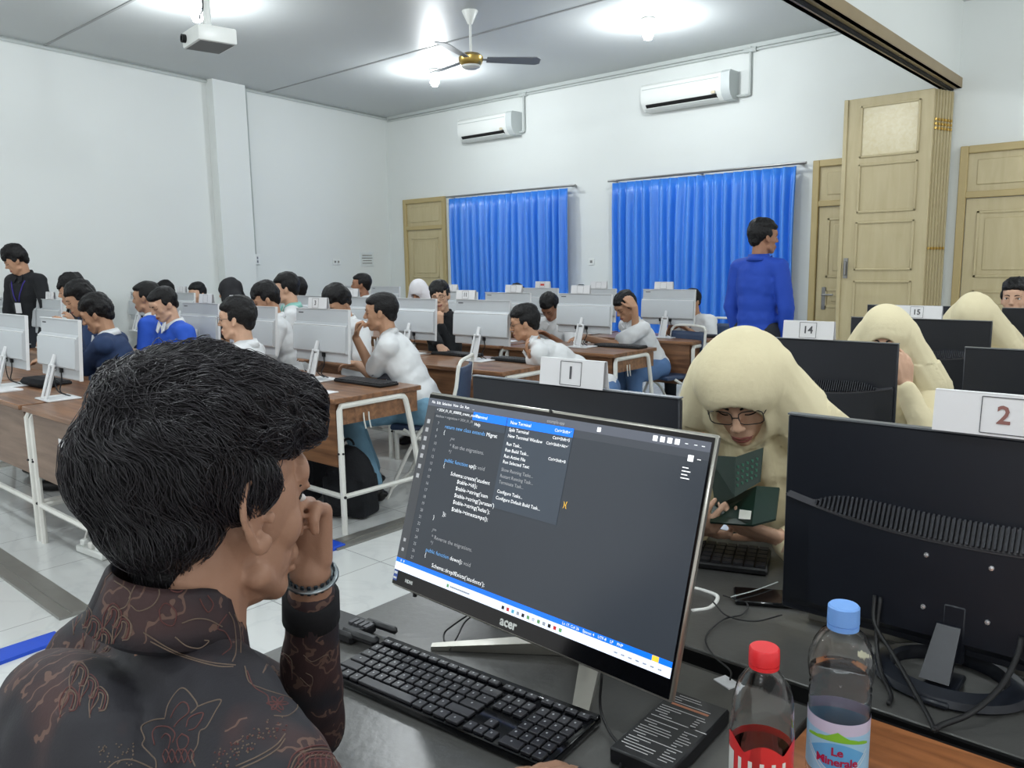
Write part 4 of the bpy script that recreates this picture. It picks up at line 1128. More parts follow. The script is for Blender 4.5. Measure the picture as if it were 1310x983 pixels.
m_jean = mat('grey_blue_trousers', (112, 152, 176), .85, noise_amt=.1, noise_scale=18, bump=.2)
m_blue_tr = mat('blue_trousers', (84, 116, 160), .85, bump=.2)
m_darktr = mat('dark_trousers', (34, 38, 46), .85)
m_cream = mat('cream_hijab_cloth', (222, 211, 176), .85, noise_amt=.04, noise_scale=10, bump=.12, bump_scale=90)
m_creamu = mat('cream_uniform', (226, 214, 178), .85, bump=.12, bump_scale=60)
m_hblack = mat('black_scarf', (30, 30, 34), .85); m_hwhite = mat('white_scarf', (220, 218, 222), .85)
m_mint = mat('mint_collar_cloth', (150, 205, 195), .85)
m_shoe = mat('black_shoe', (18, 18, 20), .4)
m_frameg = mat('dark_glasses_frame', (40, 36, 36), .3)
m_ring = mat('pearl_bracelet', (220, 190, 160), .4)

def hd(yaw): return V((-math.sin(yaw), math.cos(yaw), 0))
def ik(a, b, l1, l2, hint):
    a = V(a); b = V(b); d = b - a; L = min(d.length, (l1 + l2) * .999); n = d.normalized(); b2 = a + n * L
    x = (l1 * l1 - l2 * l2 + L * L) / (2 * L); h = math.sqrt(max(0, l1 * l1 - x * x))
    p = V(hint) - n * V(hint).dot(n); p = p.normalized() if p.length > 1e-6 else V((0, 0, -1))
    return a + n * x + p * h, b2

def hand(mb, w, d, nrm, side, curl=(.35, .5, .4), s=1.0, thumb=.5, spread=1.0, curls=None):
    """w wrist, d finger direction, nrm back-of-hand normal, side=+1 when the thumb lies towards d x nrm"""
    d = V(d).normalized(); nrm = V(nrm); nrm = (nrm - d * nrm.dot(d)).normalized(); t = d.cross(nrm) * side
    w = V(w)
    kn = [(.030, .088, .069), (.010, .092, .077), (-.011, .088, .071), (-.029, .079, .056)]
    for i, (o, k, L) in enumerate(kn):
        o *= s * spread; k *= s
        K = w + t * o + d * k
        mb.cap(w + t * o * .6 + d * .015 * s, K, .0135 * s, .0105 * s, seg=10)
        c = curls[i] if curls else curl
        a = 0; p = K
        for j, f in enumerate((.45, .3, .25)):
            a += c[j]; q = p + (d * math.cos(a) - nrm * math.sin(a)) * L * f * s
            mb.cap(p, q, (.0094 - .0011 * j) * s, (.0084 - .0012 * j) * s, seg=10); p = q
    mb.ell(w + d * .05 * s, (.034 * s, .04 * s, .013 * s), R=Matrix((t, d, nrm)).transposed(), seg=14)
    a0 = w + t * .018 * s + d * .02 * s - nrm * .006 * s
    a1 = a0 + (t * .75 + d * .75 - nrm * .3 * thumb).normalized() * .04 * s
    a2 = a1 + (t * .45 * (1 - thumb * .6) + d * .95 - nrm * .5 * thumb).normalized() * .032 * s
    a3 = a2 + (t * .1 + d * .95 - nrm * .7 * thumb).normalized() * .024 * s
    mb.cap(a0, a1, .0155 * s, .0125 * s, seg=10); mb.cap(a1, a2, .0115 * s, .0105 * s, seg=10); mb.cap(a2, a3, .0105 * s, .0085 * s, seg=10)

def head_shapes(mb, T, f=1.0, ears=True, fine_ear=False):
    """T: 4x4 head frame (origin between the ears, +Y face, +Z crown)"""
    R = T.to_3x3()
    def e(c, r, rx=0): mb.ell(T @ V(c), r, R=R @ Matrix.Rotation(rx, 3, 'X') if rx else R, seg=20, rings=14)
    e((0, -.014, .036), (.073, .093, .078)); e((0, .012, .0), (.066, .078, .075)); e((0, .030, -.05), (.052, .055, .068)); e((0, .064, -.098), (.024, .022, .018))
    e((.034, .052, -.026), (.024, .024, .03)); e((-.034, .052, -.026), (.024, .024, .03)); e((0, .072, .03), (.052, .018, .03)); e((0, .081, .014), (.046, .011, .009))
    mb.cap(T @ V((0, .086, .01)), T @ V((0, .106, -.026)), .0075, .0105, seg=10); e((.0095, .098, -.031), (.0078, .009, .0065)); e((-.0095, .098, -.031), (.0078, .009, .0065))
    e((0, .078, -.064), (.026, .018, .018)); e((0, .086, -.082), (.017, .01, .006)); mb.cap(T @ V((-.045, .02, -.075)), T @ V((-.012, .064, -.1)), .016, .015); mb.cap(T @ V((.045, .02, -.075)), T @ V((.012, .064, -.1)), .016, .015)
    if ears:
        for s in (-1, 1):
            Re = R @ Matrix.Rotation(s * .35, 3, 'Z') @ Matrix.Rotation(-.12, 3, 'X')
            if fine_ear and s == 1:
                E_ = [(.008, .012), (.004, .026), (-.008, .033), (-.022, .029), (-.03, .012), (-.027, -.01), (-.016, -.026), (-.006, -.040), (.004, -.042), (.009, -.03)]
                P_ = smoothpath([T @ V((.0745 + .42 * max(0, -y - .0) + .002, y, z)) for y, z in E_], 4)
                mb.tube(P_, [.0042] * (len(P_) - 14) + [.0052] * 14, seg=10); mb.ell(T @ V((.0725, -.006, -.004)), (.006, .017, .026), R=R @ Matrix.Rotation(.4, 3, 'Z'))
                mb.ell(T @ V((.077, .004, -.034)), (.006, .009, .010), R=R); mb.ell(T @ V((.080, -.014, .006)), (.004, .005, .018), R=R @ Matrix.Rotation(.3, 3, 'X')); mb.ell(T @ V((.078, .010, -.010)), (.0045, .005, .008), R=R); continue
            mb.ell(T @ V((s * .074, -.008, -.008)), (.0075, .018, .030), R=Re, seg=16); mb.ell(T @ V((s * .071, .0, -.032)), (.007, .01, .012), R=Re)

def face_parts(root, T, me, detail=1, eyes='open', glasses=None, browm=None, lipw=.024, smile=0, lips=True):
    b = bvh_of(me); R = T.to_3x3(); Ti = T.inverted()
    def hit(x, z, lift=0.0):
        o = T @ V((x, .124, z)); r = b.ray_cast(o, R @ V((0, -1, 0)), .12)
        return (r[0] + (R @ V((0, 1, 0))) * lift) if r[0] is not None else T @ V((x, .085 - abs(x) * .6, z))
    for s in (-1, 1):
        P = [hit(s * x, z, .0005) for x, z in ((.012, .017), (.022, .022), (.034, .022), (.045, .015))]
        part('eyebrow', MB().tube(smoothpath(P, 3), [.0022] + [.0032] * 4 + [.0026] * 4 + [.0012], seg=6), browm or m_brow, root, 'all')
        c = hit(s * .031, .001, -.0035)
        if eyes == 'open':
            ey = part('eye', MB().ell(c, (.0125, .006, .0055), R=R, seg=14), m_eyew, root, 'all')
            part('iris', MB().ell(c + R @ V((0, .0042, 0)), (.0045, .0022, .0046), R=R, seg=10), m_iris, ey, 'all')
            P = [hit(s * x, z, .0004) for x, z in ((.018, .001), (.025, .006), (.034, .0062), (.044, .001))]
            part('eyelid', MB().tube(smoothpath(P, 3), .0016, seg=6), m_brow, root, 'all')
        else:
            P = [hit(s * x, z, .0003) for x, z in ((.018, -.001), (.026, -.005), (.036, -.005), (.044, -.0005))]
            part('eyelid', MB().tube(smoothpath(P, 3), .0017, seg=6), m_brow, root, 'all')
    P = [hit(x, z + smile * abs(x) * .25, .0) for x, z in ((-lipw, -.066), (-.01, -.063), (0, -.0645), (.01, -.063), (lipw, -.066))]
    Q = [hit(x, z + smile * abs(x) * .25, .0) for x, z in ((-lipw * .92, -.068), (-.01, -.0725), (0, -.0735), (.01, -.0725), (lipw * .92, -.068))]
    if lips: part('lips', MB().tube(smoothpath(P, 3), [.001] + [.0032] * (len(smoothpath(P, 3)) - 2) + [.001], seg=6).tube(smoothpath(Q, 3), [.001] + [.0042] * (len(smoothpath(Q, 3)) - 2) + [.001], seg=6), m_lip, root, 'all')
    if glasses:
        g = thing_part('glasses', root); m = glasses
        for s in (-1, 1):
            cx_ = s * .032; ring = []
            for k in range(20):
                a = 2 * PI * k / 20; ca, sa = math.cos(a), math.sin(a); q = (abs(ca) ** 4 + abs(sa) ** 4) ** -.25
                ring.append(T @ V((cx_ + .025 * ca * q, .099 - abs(cx_ + .025 * ca * q) * .16, -.003 + .0185 * sa * q)))
            o = part('rim', MB().tube(ring, .0013, seg=6, closed=True), m, g, 'all')
            part('temple', MB().tube([T @ V((s * .058, .09, .004)), T @ V((s * .076, .02, .006)), T @ V((s * .078, -.02, .0))], .0012, seg=5), m, g, 'all')
        part('bridge', MB().tube([T @ V((-.008, .098, .0)), T @ V((0, .101, .003)), T @ V((.008, .098, .0))], .0013, seg=5), m, g, 'all')
def thing_part(name, root):
    o = bpy.data.objects.new(name, None); COL.objects.link(o); o.parent = root; return o

def hair_mesh(T, style, voxel=.006, seed=0):
    R = T.to_3x3(); mb = MB()
    def e(c, r, rx=0, mb=mb): mb.ell(T @ V(c), r, R=R @ Matrix.Rotation(rx, 3, 'X') if rx else R, seg=18, rings=12)
    k = style.get('vol', 1.0); top = style.get('top', 0.0)
    e((0, -.016, .068 + top * .5), (.078 * k, .094, .06 + top)); e((0, -.05, .03), (.08 * k, .068, .078)); e((0, -.066, -.02), (.058, .034, .05))
    for s in (-1, 1): e((s * .058, -.022, .03), (.024 * k, .05, .045)); e((s * .067, .012, .02), (.010, .016, .026 + style.get('burn', 0)))
    fr = style.get('fringe', .5)
    e((0, .052, .078 - .012 * fr), (.058, .034, .022 + .010 * fr), -.3)
    if fr > .8:
        for x in (-.04, -.015, .012, .038): e((x, .074, .052), (.018, .013, .024), .1)
    me = remesh(mb, voxel, 3)
    a = style.get('mess', .004)
    def dn(c, n):
        l = T.inverted() @ c
        return a * (noise.noise(V((l.x * 60, l.y * 28, l.z * 28)) + V((seed, 0, 0))) + .5 * noise.noise(l * 130)) + a * .4
    displace(me, dn); return me

def wrinkle(me, amp=.006, sc=9, seed=0):
    o = V((seed * 3.1, seed, 0))
    displace(me, lambda c, n: amp * (noise.noise(V((c.x * sc, c.y * sc, c.z * sc * .6)) + o) + .5 * noise.noise(c * sc * 2.3 + o)))

def person(label, head, yaw, pitch=0.0, roll=0.0, hip=None, byaw=None, stand=False, sk=None, shirt=None, sleeve='short', tie=None, trousers=None, collar=None,
           hair=None, hijab=None, L=None, Rr=None, voxel=.009, eyes='down', glasses=None, scale=1.0, lanyard=None, knees=None, shw=.165, face=True, jacket_open=None, feet=True, extra=None, smile=0, lean=.1, seat=.47, pre=None, lips=True, fine_ear=False, shv=None, hs=1.10, hz=1.0, slr=1.0, badge=False, elbow_out=.6):
    sk = sk or m_skin; shirt = shirt or m_white; trousers = trousers or m_darktr
    head = V(head); byaw = yaw if byaw is None else byaw
    f = hd(byaw); rt = V((f.y, -f.x, 0)); up = V((0, 0, 1))
    if hip is None:
        hz_ = .92 if stand else seat + .07
        hip = V((head.x, head.y, 0)) - f * lean; hip.z = hz_
    hip = V(hip)
    rootloc = V((hip.x, hip.y, 0))
    root = thing('person', label, 'person', rootloc)
    O = -rootloc
    def W(p): return V(p) + O
    Rh = Matrix.Rotation(yaw, 3, 'Z') @ Matrix.Rotation(-pitch, 3, 'X') @ Matrix.Rotation(roll, 3, 'Y')
    T = Matrix.Translation(W(head)) @ (Rh * scale).to_4x4()
    N = head + Rh @ V((0, -.03, -.115)) * scale; N = N * .6 + (head - f * (.035 + .0) - up * .165) * .4
    N = N - up * .02
    sp_ = (N - hip); L_ = sp_.length; su = sp_.normalized(); sr = rt; sf = su.cross(sr) * -1
    if sf.dot(f) < 0: sf = -sf
    Rb = Matrix((sr, sf, su)).transposed()
    def B(x, y, z): return W(hip + su * z * L_ + sr * x + sf * y)
    body = MB(); cl = MB()
    for (z, rx, ry, rz) in ((0, .135, .10, .10), (.3, .118, .09, .14), (.62, .14, .1, .17), (.8, .145, .09, .1)):
        body.ell(B(0, 0, z), (rx, ry, rz), R=Rb, seg=16)
    cl.ell(B(0, 0, .02), (.162, .128, .11), R=Rb, seg=20)
    for (z, rx, ry, rz) in ((.2, .152, .122, .14), (.42, .15, .12, .16), (.64, .166, .122, .17), (.8, .165, .108, .11)):
        cl.ell(B(0, 0, z), (rx, ry, rz), R=Rb, seg=20)
    sh = {}
    for s in (-1, 1):
        S = hip + su * (L_ * .885) + sr * s * shw; sh[s] = S
        body.cap(W(N - su * .015), W(S - su * .01), .038, .046); cl.cap(W(N - su * .03), W(S), .066, .066)
    hT = T; head_shapes(body, T, fine_ear=fine_ear)
    body.cap(T @ V((0, -.022, -.05)), W(N - su * .03), .05 * scale, .056 * scale)
    # arms
    spec = {-1: L or {}, 1: Rr or {}}
    for s in (-1, 1):
        a = spec[s]
        w = a.get('wrist')
        if w is None:
            if stand: w = sh[s] + sr * s * .02 - up * .52 + f * .06
            else: w = V((sh[s].x, sh[s].y, 0)) + f * .30 - sr * s * .06 + up * (DH + .045)
        w = V(w); hint = V(a.get('hint', -up * .8 + sr * s * elbow_out - f * .2))
        el, w = ik(sh[s], w, .285, .25, hint)
        if 'elbow' in a: el = V(a['elbow'])
        body.cap(W(sh[s]), W(el), .045, .037); body.cap(W(el), W(w), .038, .0255)
        hdv = V(a.get('dir', (w - el).normalized())); nr = V(a.get('nrm', up if abs(hdv.z) < .8 else f))
        t_ = hdv.cross(nr - hdv * nr.dot(hdv)); ts = a.get('ts', 1 if t_.dot(-sr * s) > 0 else -1)
        hand(body, W(w), hdv, nr, ts, a.get('curl', (.3, .4, .3)), .97 * scale if scale < 1 else 1, a.get('thumb', .5), curls=a.get('curls'))
        if sleeve == 'short':
            m_ = sh[s].lerp(el, .72); cl.cap(W(sh[s]), W(m_), .062, .066)
        else:
            cl.cap(W(sh[s]), W(el), .064, .056 * slr); m_ = el.lerp(w, .93 if slr == 1 else .84); cl.cap(W(el), W(m_), .056 * slr, .041 * slr)
        a['_w'] = w; a['_el'] = el
    # legs
    kn = {}; pant = MB(); shoes = []
    for s in (-1, 1):
        hj = hip + sr * s * .09
        if stand: k = hj - up * .43 + f * .02; an = k - up * .42 - f * .03
        elif knees: k, an = V(knees[s][0]), V(knees[s][1])
        else: k = hj + f * .40 + sr * s * .05 + up * .0; k.z = .50; an = V((k.x, k.y, .085)) + f * .02
        body.cap(W(hj), W(k), .08, .055); body.cap(W(k), W(an), .052, .036)
        pant.cap(W(hj), W(k), .098, .074); pant.cap(W(k), W(an + up * .03), .07, .052)
        body.cap(W(an), W(an + f * .12 - up * .04), .034, .025); shoes.append((an, k))
    pant.ell(B(0, 0, -.02), (.15, .125, .10), R=Rb)
    if pre: pre(body, cl, W, T, sh, spec)
    me = remesh(body, voxel, 3)
    link('body', me, sk, root, 'all')
    cm = remesh(cl, shv or max(.009, voxel), 5); wrinkle(cm, .007, 10, len(label)); link('shirt', cm, shirt, root, 'all')
    pm = remesh(pant, .014, 4); wrinkle(pm, .006, 9, len(label) + 2); link('trousers', pm, trousers, root, 'all')
    for an, k in shoes:
        part('shoe', MB().ell(W(an + f * .055 - up * .045), (.046, .14, .04), R=Matrix((rt, f, up)).transposed(), seg=14).cap(W(an - up * .02), W(an - up * .05 - f * .03), .045, .04), m_shoe, root, 'all')
    # collar and tie
    cN = N - su * .004
    Rc = frame(su * .9 + f * .25, f); 
    if collar is not False and not hijab:
        cmn = collar or shirt; P = []
        cc = W(N - su * .02)
        for j in range(3):
            row = []
            for i in range(25):
                a = 2 * PI * i / 24; u = math.sin(a); v = math.cos(a)      # v=+1 front
                r = (.064, .069, .084)[j]; dz = (.04, .056, .012)[j] - .036 * max(0, v) ** 1.5
                row.append(cc + sr * u * r * 1.05 + sf * v * r + su * (dz + .0))
            P.append(row)
        cme = MB().grid(P).mesh('c'); o = link('collar', cme, cmn, root, 'all'); q = o.modifiers.new('s', 'SOLIDIFY'); q.thickness = .004
        for s in (-1, 1):
            a = cc + sf * .082 + su * .014 + sr * s * .006
            part('collar_flap', MB().add([a + V((0, 0, 0)), a + sr * s * .05 - sf * .012 + su * .03, a + sr * s * .052 - su * .028 + sf * .014, a - su * .045 + sf * .02 + sr * s * .024, a + sf * .008, a + sr * s * .05 - sf * .004 + su * .032, a + sr * s * .052 - su * .028 + sf * .022, a - su * .045 + sf * .028 + sr * s * .024],
                 [(0, 1, 2, 3), (7, 6, 5, 4), (0, 4, 5, 1), (1, 5, 6, 2), (2, 6, 7, 3), (3, 7, 4, 0)]), cmn, root, False)
    if tie:
        bv = bvh_of(cm); P = []
        for i in range(9):
            z = .86 - i * .07; o_ = B(0, .4, z); h = bv.ray_cast(o_, -sf, .5); P.append((h[0] if h[0] is not None else B(0, .12, z)) + sf * .007)
        part('tie', MB().tube(P, [.02, .013, .016, .02, .024, .028, .031, .032, .008], seg=8, flat=.25, up=sf.cross(su)), tie, root, 'all')
    if badge:
        bv = bvh_of(cm)
        for s_, z in ((1, .68), (-1, .68)):
            h = bv.ray_cast(B(s_ * .085, .4, z), -sf, .5)
            if h[0] is not None: part('pocket_mark', MB().box(h[0] + sf * .003, (.07, .006, .006), R=Rb), m_tie, root)
    if lanyard:
        bv = bvh_of(cm)
        for s in (-1, 1):
            P = []
            for i in range(8):
                z = .93 - i * .055; x = s * (.075 - .0085 * i)
                h = bv.ray_cast(B(x, .4, z), -sf, .5); P.append((h[0] if h[0] is not None else B(x, .12, z)) + sf * .004)
            part('lanyard_strap', MB().tube(P, .009, seg=6, flat=.25, up=sf.cross(su)), lanyard, root, 'all')
        h = bv.ray_cast(B(0, .4, .42), -sf, .5); c = (h[0] if h[0] is not None else B(0, .12, .42)) + sf * .006
        part('lanyard_card', MB().box(c, (.07, .004, .1), R=Rb, bev=.001), m_paper, root)
    if hijab:
        hb = MB(); R = T.to_3x3()
        hb.ell(T @ V((0, -.014, .026)), (.094 * hs, .110 * hs, .112 * hs * hz), R=R, seg=24, rings=16); hb.ell(T @ V((0, .006, -.05)), (.092 * hs, .086 * hs, .09), R=R, seg=20); hb.ell(T @ V((0, -.03, -.09)), (.09 * hs, .085, .08), R=R)
        hb.cap(T @ V((0, -.01, -.08)), W(N - su * .05), .09, .115)
        for s in (-1, 1): hb.cap(W(N - su * .02), W(sh[s] - su * .03), .085, .082); hb.cap(W(N - su * .05 + sf * .03), W(sh[s] - su * .14 + sf * .05 - sr * s * .04), .08, .07)
        for s in (-1, 1):
            hb.cap(T @ V((s * .05, -.02, .02)), W(sh[s] + su * .02), .075, .075); hb.cap(T @ V((s * .045, -.05, -.02)), W(sh[s] - sf * .05), .07, .08)
        hb.ell(B(0, .04, .72), (.165, .11, .13), R=Rb); hb.ell(B(0, -.04, .74), (.165, .10, .14), R=Rb)
        hm = remesh(hb, max(.005, voxel), 12); Ti = T.inverted(); sd = len(label)
        for v in hm.vertices:
            l = Ti @ v.co
            c = V((0, .140, -.034)); r = V((.068, .102, .074))
            q = 1 - ((l.x - c.x) / r.x) ** 2 - ((l.z - c.z) / r.z) ** 2
            if q > 0:
                yb = c.y - r.y * math.sqrt(q)
                if l.y > yb: v.co = T @ V((l.x, yb, l.z))
            elif l.z > -.08: 
                a_ = 6 * noise.noise(l * 7); fo = .0035 * math.sin(28 * (l.z + l.y * .7) + a_) * min(1, max(0, -q))
                v.co = v.co + v.normal * fo
            else:
                ang = math.atan2(l.x, l.y); v.co = v.co + v.normal * (.007 * math.sin(ang * 9 + 3 * noise.noise(l * 5) + l.z * 8))
        hm.update(); link('hijab', hm, hijab, root, 'all')
    elif hair is not None:
        link('hair', hair_mesh(T, hair, max(.005, voxel * .8), len(label)), m_hair, root, 'all')
    if face: face_parts(root, T, me, eyes=eyes, glasses=glasses, smile=smile, lips=lips)
    return root, T, dict(N=N, sh=sh, hip=hip, sf=sf, sr=sr, su=su, cm=cm, B=B, W=W, me=me, spec=spec)

def dep(x, y, D): return V((0, 0, CAMH)) + ray(x, y) * (D / FPX)
LEFTY = math.radians(131)
norm = dict(vol=1.0, top=.004, fringe=.5, mess=.005); short = dict(vol=.95, top=-.004, fringe=.2, mess=.003); messy = dict(vol=1.08, top=.014, fringe=.9, mess=.010); bang = dict(vol=1.02, top=.006, fringe=1.0, mess=.005)
def hy(x, y, Y): return on_y(x, y, Y)
def d2(v): return V((v[0], v[1], 0))

# --- second row: the boy biting his nails (most visible student)
K = hy(487, 399, 3.25)
kh = V((K.x + .27, K.y + .12, .55))
f_ = hd(LEFTY)
mo = K + Matrix.Rotation(LEFTY, 3, 'Z') @ V((0, .12, -.075))
person('boy in white shirt and grey-blue trousers biting his nails at the second-row desk end', K, LEFTY, .08, 0, hip=kh, sk=m_skin, shirt=m_white, tie=m_tie, trousers=m_jean, hair=short,
       Rr=dict(wrist=mo + f_ * .055 + V((.02, .0, -.085)), hint=V((.25, -.55, -.9)), dir=(.15, .1, 1), nrm=f_ * 1.0, curl=(1.0, 1.2, .7), thumb=.8),
       L=dict(wrist=(K.x - .28, K.y + .02, DH + .05), dir=(-.9, -.5, 0), nrm=(0, 0, 1), curl=(.4, .5, .4)), voxel=.0055, eyes='down', badge=True,
       knees={1: ((-3.98, 2.98, .52), (-3.80, 3.02, .10)), -1: ((-4.25, 3.2, .50), (-4.1, 3.25, .10))})
chair(kh.x - .03, kh.y + .05, LEFTY + PI - .15, 'blue folding chair under the boy biting his nails')
# smiling boy in black
Nn = hy(563, 379, 4.66)
fN = hd(math.radians(212))
person('smiling boy with glasses in black, hand under his chin, between two grey monitors', Nn, math.radians(214), .12, .16, sk=m_skinl, shirt=m_blackc, sleeve='long', hair=bang, eyes='down', glasses=m_frameg, byaw=math.radians(200),
       L=dict(wrist=Nn + fN * .105 + V((.03, 0, -.235)), hint=(0, -.2, -1), dir=(-.1, -.05, 1), nrm=fN, curl=(.9, 1.0, .6), thumb=.3), Rr=dict(wrist=Nn + V((.34, -.32, -.40))), smile=.9, voxel=.006, lean=.08)
# boy leaning in, third row end
Oo = hy(671, 413, 4.25)
person('boy in white shirt leaning forward over the third-row desk end, seen in profile', Oo, math.radians(128), .22, 0, hip=V((-3.28, 4.72, .53)), byaw=math.radians(128), sk=m_skin, shirt=m_white, sleeve='long', tie=m_tie, trousers=m_blue_tr, hair=norm,
       glasses=m_frameg, badge=True, voxel=.006, Rr=dict(wrist=(-3.55, 4.22, DH + .05), hint=(.3, -.3, -1)), L=dict(wrist=(-3.72, 4.45, DH + .08)), knees={1: ((-3.38, 4.5, .5), (-3.3, 4.45, .1)), -1: ((-3.5, 4.72, .5), (-3.45, 4.7, .1))})
# boy with hand in hair, fourth row end
Q = hy(800, 392, 5.80)
fq = hd(math.radians(165))
person('boy in white shirt with head bowed and a hand in his hair, fourth-row desk end', Q, math.radians(160), .55, 0, sk=m_skin, shirt=m_white, tie=m_tie, trousers=m_blue_tr, hair=norm, hip=(Q.x + .14, Q.y + .26, .53), byaw=math.radians(150),
       Rr=dict(wrist=Q + V((.135, -.06, .0)), hint=(.5, -.3, -1), dir=(-.5, -.1, .6), nrm=(.6, -.6, .4), curl=(.5, .5, .4)), L=dict(wrist=(Q.x - .2, Q.y - .3, DH + .06), dir=(-.5, -.6, 0)), voxel=.006, lean=.2,
       knees={1: ((Q.x + .02, Q.y - .12, .52), (Q.x + .05, Q.y - .10, .1)), -1: ((Q.x + .18, Q.y - .14, .5), (Q.x + .2, Q.y - .12, .1))})
chair(Q.x + .22, Q.y + .36, math.radians(-14), 'blue folding chair behind the boy with a hand in his hair')
# bowed dark-haired boy behind
P_ = hy(703, 393, 5.72)
person('dark-haired boy with bowed head left of the monitor, fourth row', P_, math.radians(195), .75, 0, sk=m_skind, shirt=m_white, hair=norm, lean=.22)
Rb_ = hy(884, 386, 6.95)
person('boy in white shirt and tie beside the fifth-row monitor, near the right curtain', Rb_, math.radians(168), .3, 0, sk=m_skin, shirt=m_white, sleeve='short', tie=m_tie, trousers=m_darktr, hair=short, badge=True, lean=.14, hip=(Rb_.x + .1, Rb_.y + .12, .53), byaw=math.radians(180))
chair(Rb_.x + .12, Rb_.y + .17, 0, 'blue folding chair under the boy near the right curtain')
S1 = hy(661, 378, 6.95); person('boy whose dark hair shows behind a card before the left curtain', S1, PI, .4, 0, hair=norm, lean=.12)
S2 = hy(742, 381, 6.95); person('boy whose dark hair shows behind a card between the curtains', S2, PI, .4, 0, hair=norm, lean=.12)
# standing boy in blue
Tt = hy(977, 303, 5.45)
person('standing boy in a royal blue jacket looking right, in front of the right curtain', Tt, math.radians(-38), .06, 0, stand=True, byaw=math.radians(-8), sk=m_skind, shirt=m_royal, sleeve='long', trousers=m_darktr, hair=norm, voxel=.006,
       hip=(Tt.x - .02, Tt.y - .02, .93), lean=.0, eyes='open', shw=.16)
# left side
Lt = hy(20, 333, 2.62)
person('standing boy in black shirt with a purple-blue lanyard, looking down, far left', Lt, math.radians(165), .5, .0, stand=True, byaw=math.radians(205), sk=m_skin, shirt=m_blackc, sleeve='long', hair=messy, lanyard=mat('violet_lanyard', (70, 60, 150), .6), hip=(Lt.x - .12, Lt.y + .12, .93), lean=.1)
Cc_ = hy(124, 402, 2.2); fc = hd(math.radians(140))
person('boy in navy blazer with both hands near his face behind the nearest monitor', Cc_, math.radians(140), .4, 0, sk=m_skin, shirt=m_navyc, sleeve='long', collar=m_white, hair=dict(vol=1.1, top=.01, fringe=.8, mess=.006), eyes='down', voxel=.006,
       Rr=dict(wrist=Cc_ + fc * .16 + V((.03, -.05, -.13)), hint=(0, -.3, -1), dir=(-.1, -.1, 1), nrm=-fc, curl=(.5, .7, .5)), L=dict(wrist=Cc_ + fc * .2 + V((-.06, .06, -.12)), hint=(0, 0, -1), dir=(0, 0, 1), nrm=-fc, curl=(.5, .6, .5)), lean=.16)
B1_ = hy(103, 383, 2.36); person('boy with thick dark hair partly behind the boy in navy blazer', B1_, math.radians(160), .35, 0, sk=m_skin, shirt=m_navyc, sleeve='long', hair=dict(vol=1.15, top=.012, fringe=.8, mess=.008), lean=.14)
B2_ = hy(92, 372, 2.62); person('boy with tousled hair above and behind the other two at the left', B2_, math.radians(150), .2, 0, sk=m_skin, shirt=m_blackc, sleeve='long', hair=messy, lean=.1, L=dict(wrist=B2_ + V((.05, -.14, -.52))), Rr=dict(wrist=B2_ + V((-.16, .0, -.52))))
D1_ = hy(209, 389, 2.6); person('boy in bright blue shirt with white collar looking down', D1_, math.radians(178), .45, 0, sk=m_skinl, shirt=m_bright, sleeve='long', collar=m_white, hair=short, lean=.12, voxel=.006, scale=.95, badge=True, L=dict(wrist=D1_ + V((.12, -.14, -.52))), Rr=dict(wrist=D1_ + V((-.12, -.14, -.52))))
D2_ = hy(187, 380, 2.85); person('boy in bright blue shirt in profile, just behind the one looking down', D2_, math.radians(135), .1, 0, sk=m_skin, shirt=m_bright, sleeve='long', collar=m_white, hair=short, lean=.1, L=dict(wrist=D2_ + V((0, -.14, -.52))), Rr=dict(wrist=D2_ + V((-.2, .0, -.52))))
G_ = hy(303, 408, 2.42); person('boy with glasses in profile just above the seated man\'s hair', G_, LEFTY, .05, 0, sk=m_skinl, shirt=m_white, hair=norm, glasses=m_frameg, voxel=.006, lean=.05)
H_ = hy(340, 383, 3.3); person('boy with short fringe, white shirt and grey tie, looking down left', H_, math.radians(150), .4, 0, sk=m_skin, shirt=m_white, tie=m_tie, hair=bang, badge=True, voxel=.006, lean=.15)
I_ = hy(366, 369, 3.75); person('boy with a mint green collar behind the one with short fringe', I_, math.radians(140), .15, 0, sk=m_skinl, shirt=m_white, collar=m_mint, hair=norm, lean=.08)
I2 = hy(380, 371, 4.75); person('dark-haired student half hidden behind the boy with mint collar', I2, math.radians(100), .1, 0, shirt=mat('olive_cloth', (150, 160, 110), .85), hair=norm)
J_ = hy(432, 388, 3.52); person('student whose dark hair shows behind the card reading 3', J_, math.radians(182), .6, 0, hair=dict(vol=1.12, top=.01, fringe=.8, mess=.005), lean=.2)
Lf = hy(462, 364, 5.5); person('far boy in profile above the nail biting boy, near the corner', Lf, math.radians(138), 0, 0, shirt=m_white, hair=short, sk=m_skind)
M_w = hy(536, 374, 6.2); person('girl in white hijab in front of the left cream door', M_w, math.radians(190), .5, 0, shirt=m_hwhite, hijab=m_hwhite, sk=m_skind, lean=.12)
E1_ = hy(212, 373, 4.5); person('student whose dark hair shows right of the blue shirted boys', E1_, PI, .5, 0, hair=norm)
E2_ = hy(252, 376, 4.5); person('student peeking over a monitor left of the girl in black headscarf', E2_, math.radians(200), .1, 0, hair=norm, sk=m_skinl)
Hj = hy(294, 374, 4.2); person('girl in black headscarf above the boy with glasses', Hj, math.radians(135), .15, 0, hijab=m_hblack, shirt=m_hblack, sk=m_skin, lean=.1)

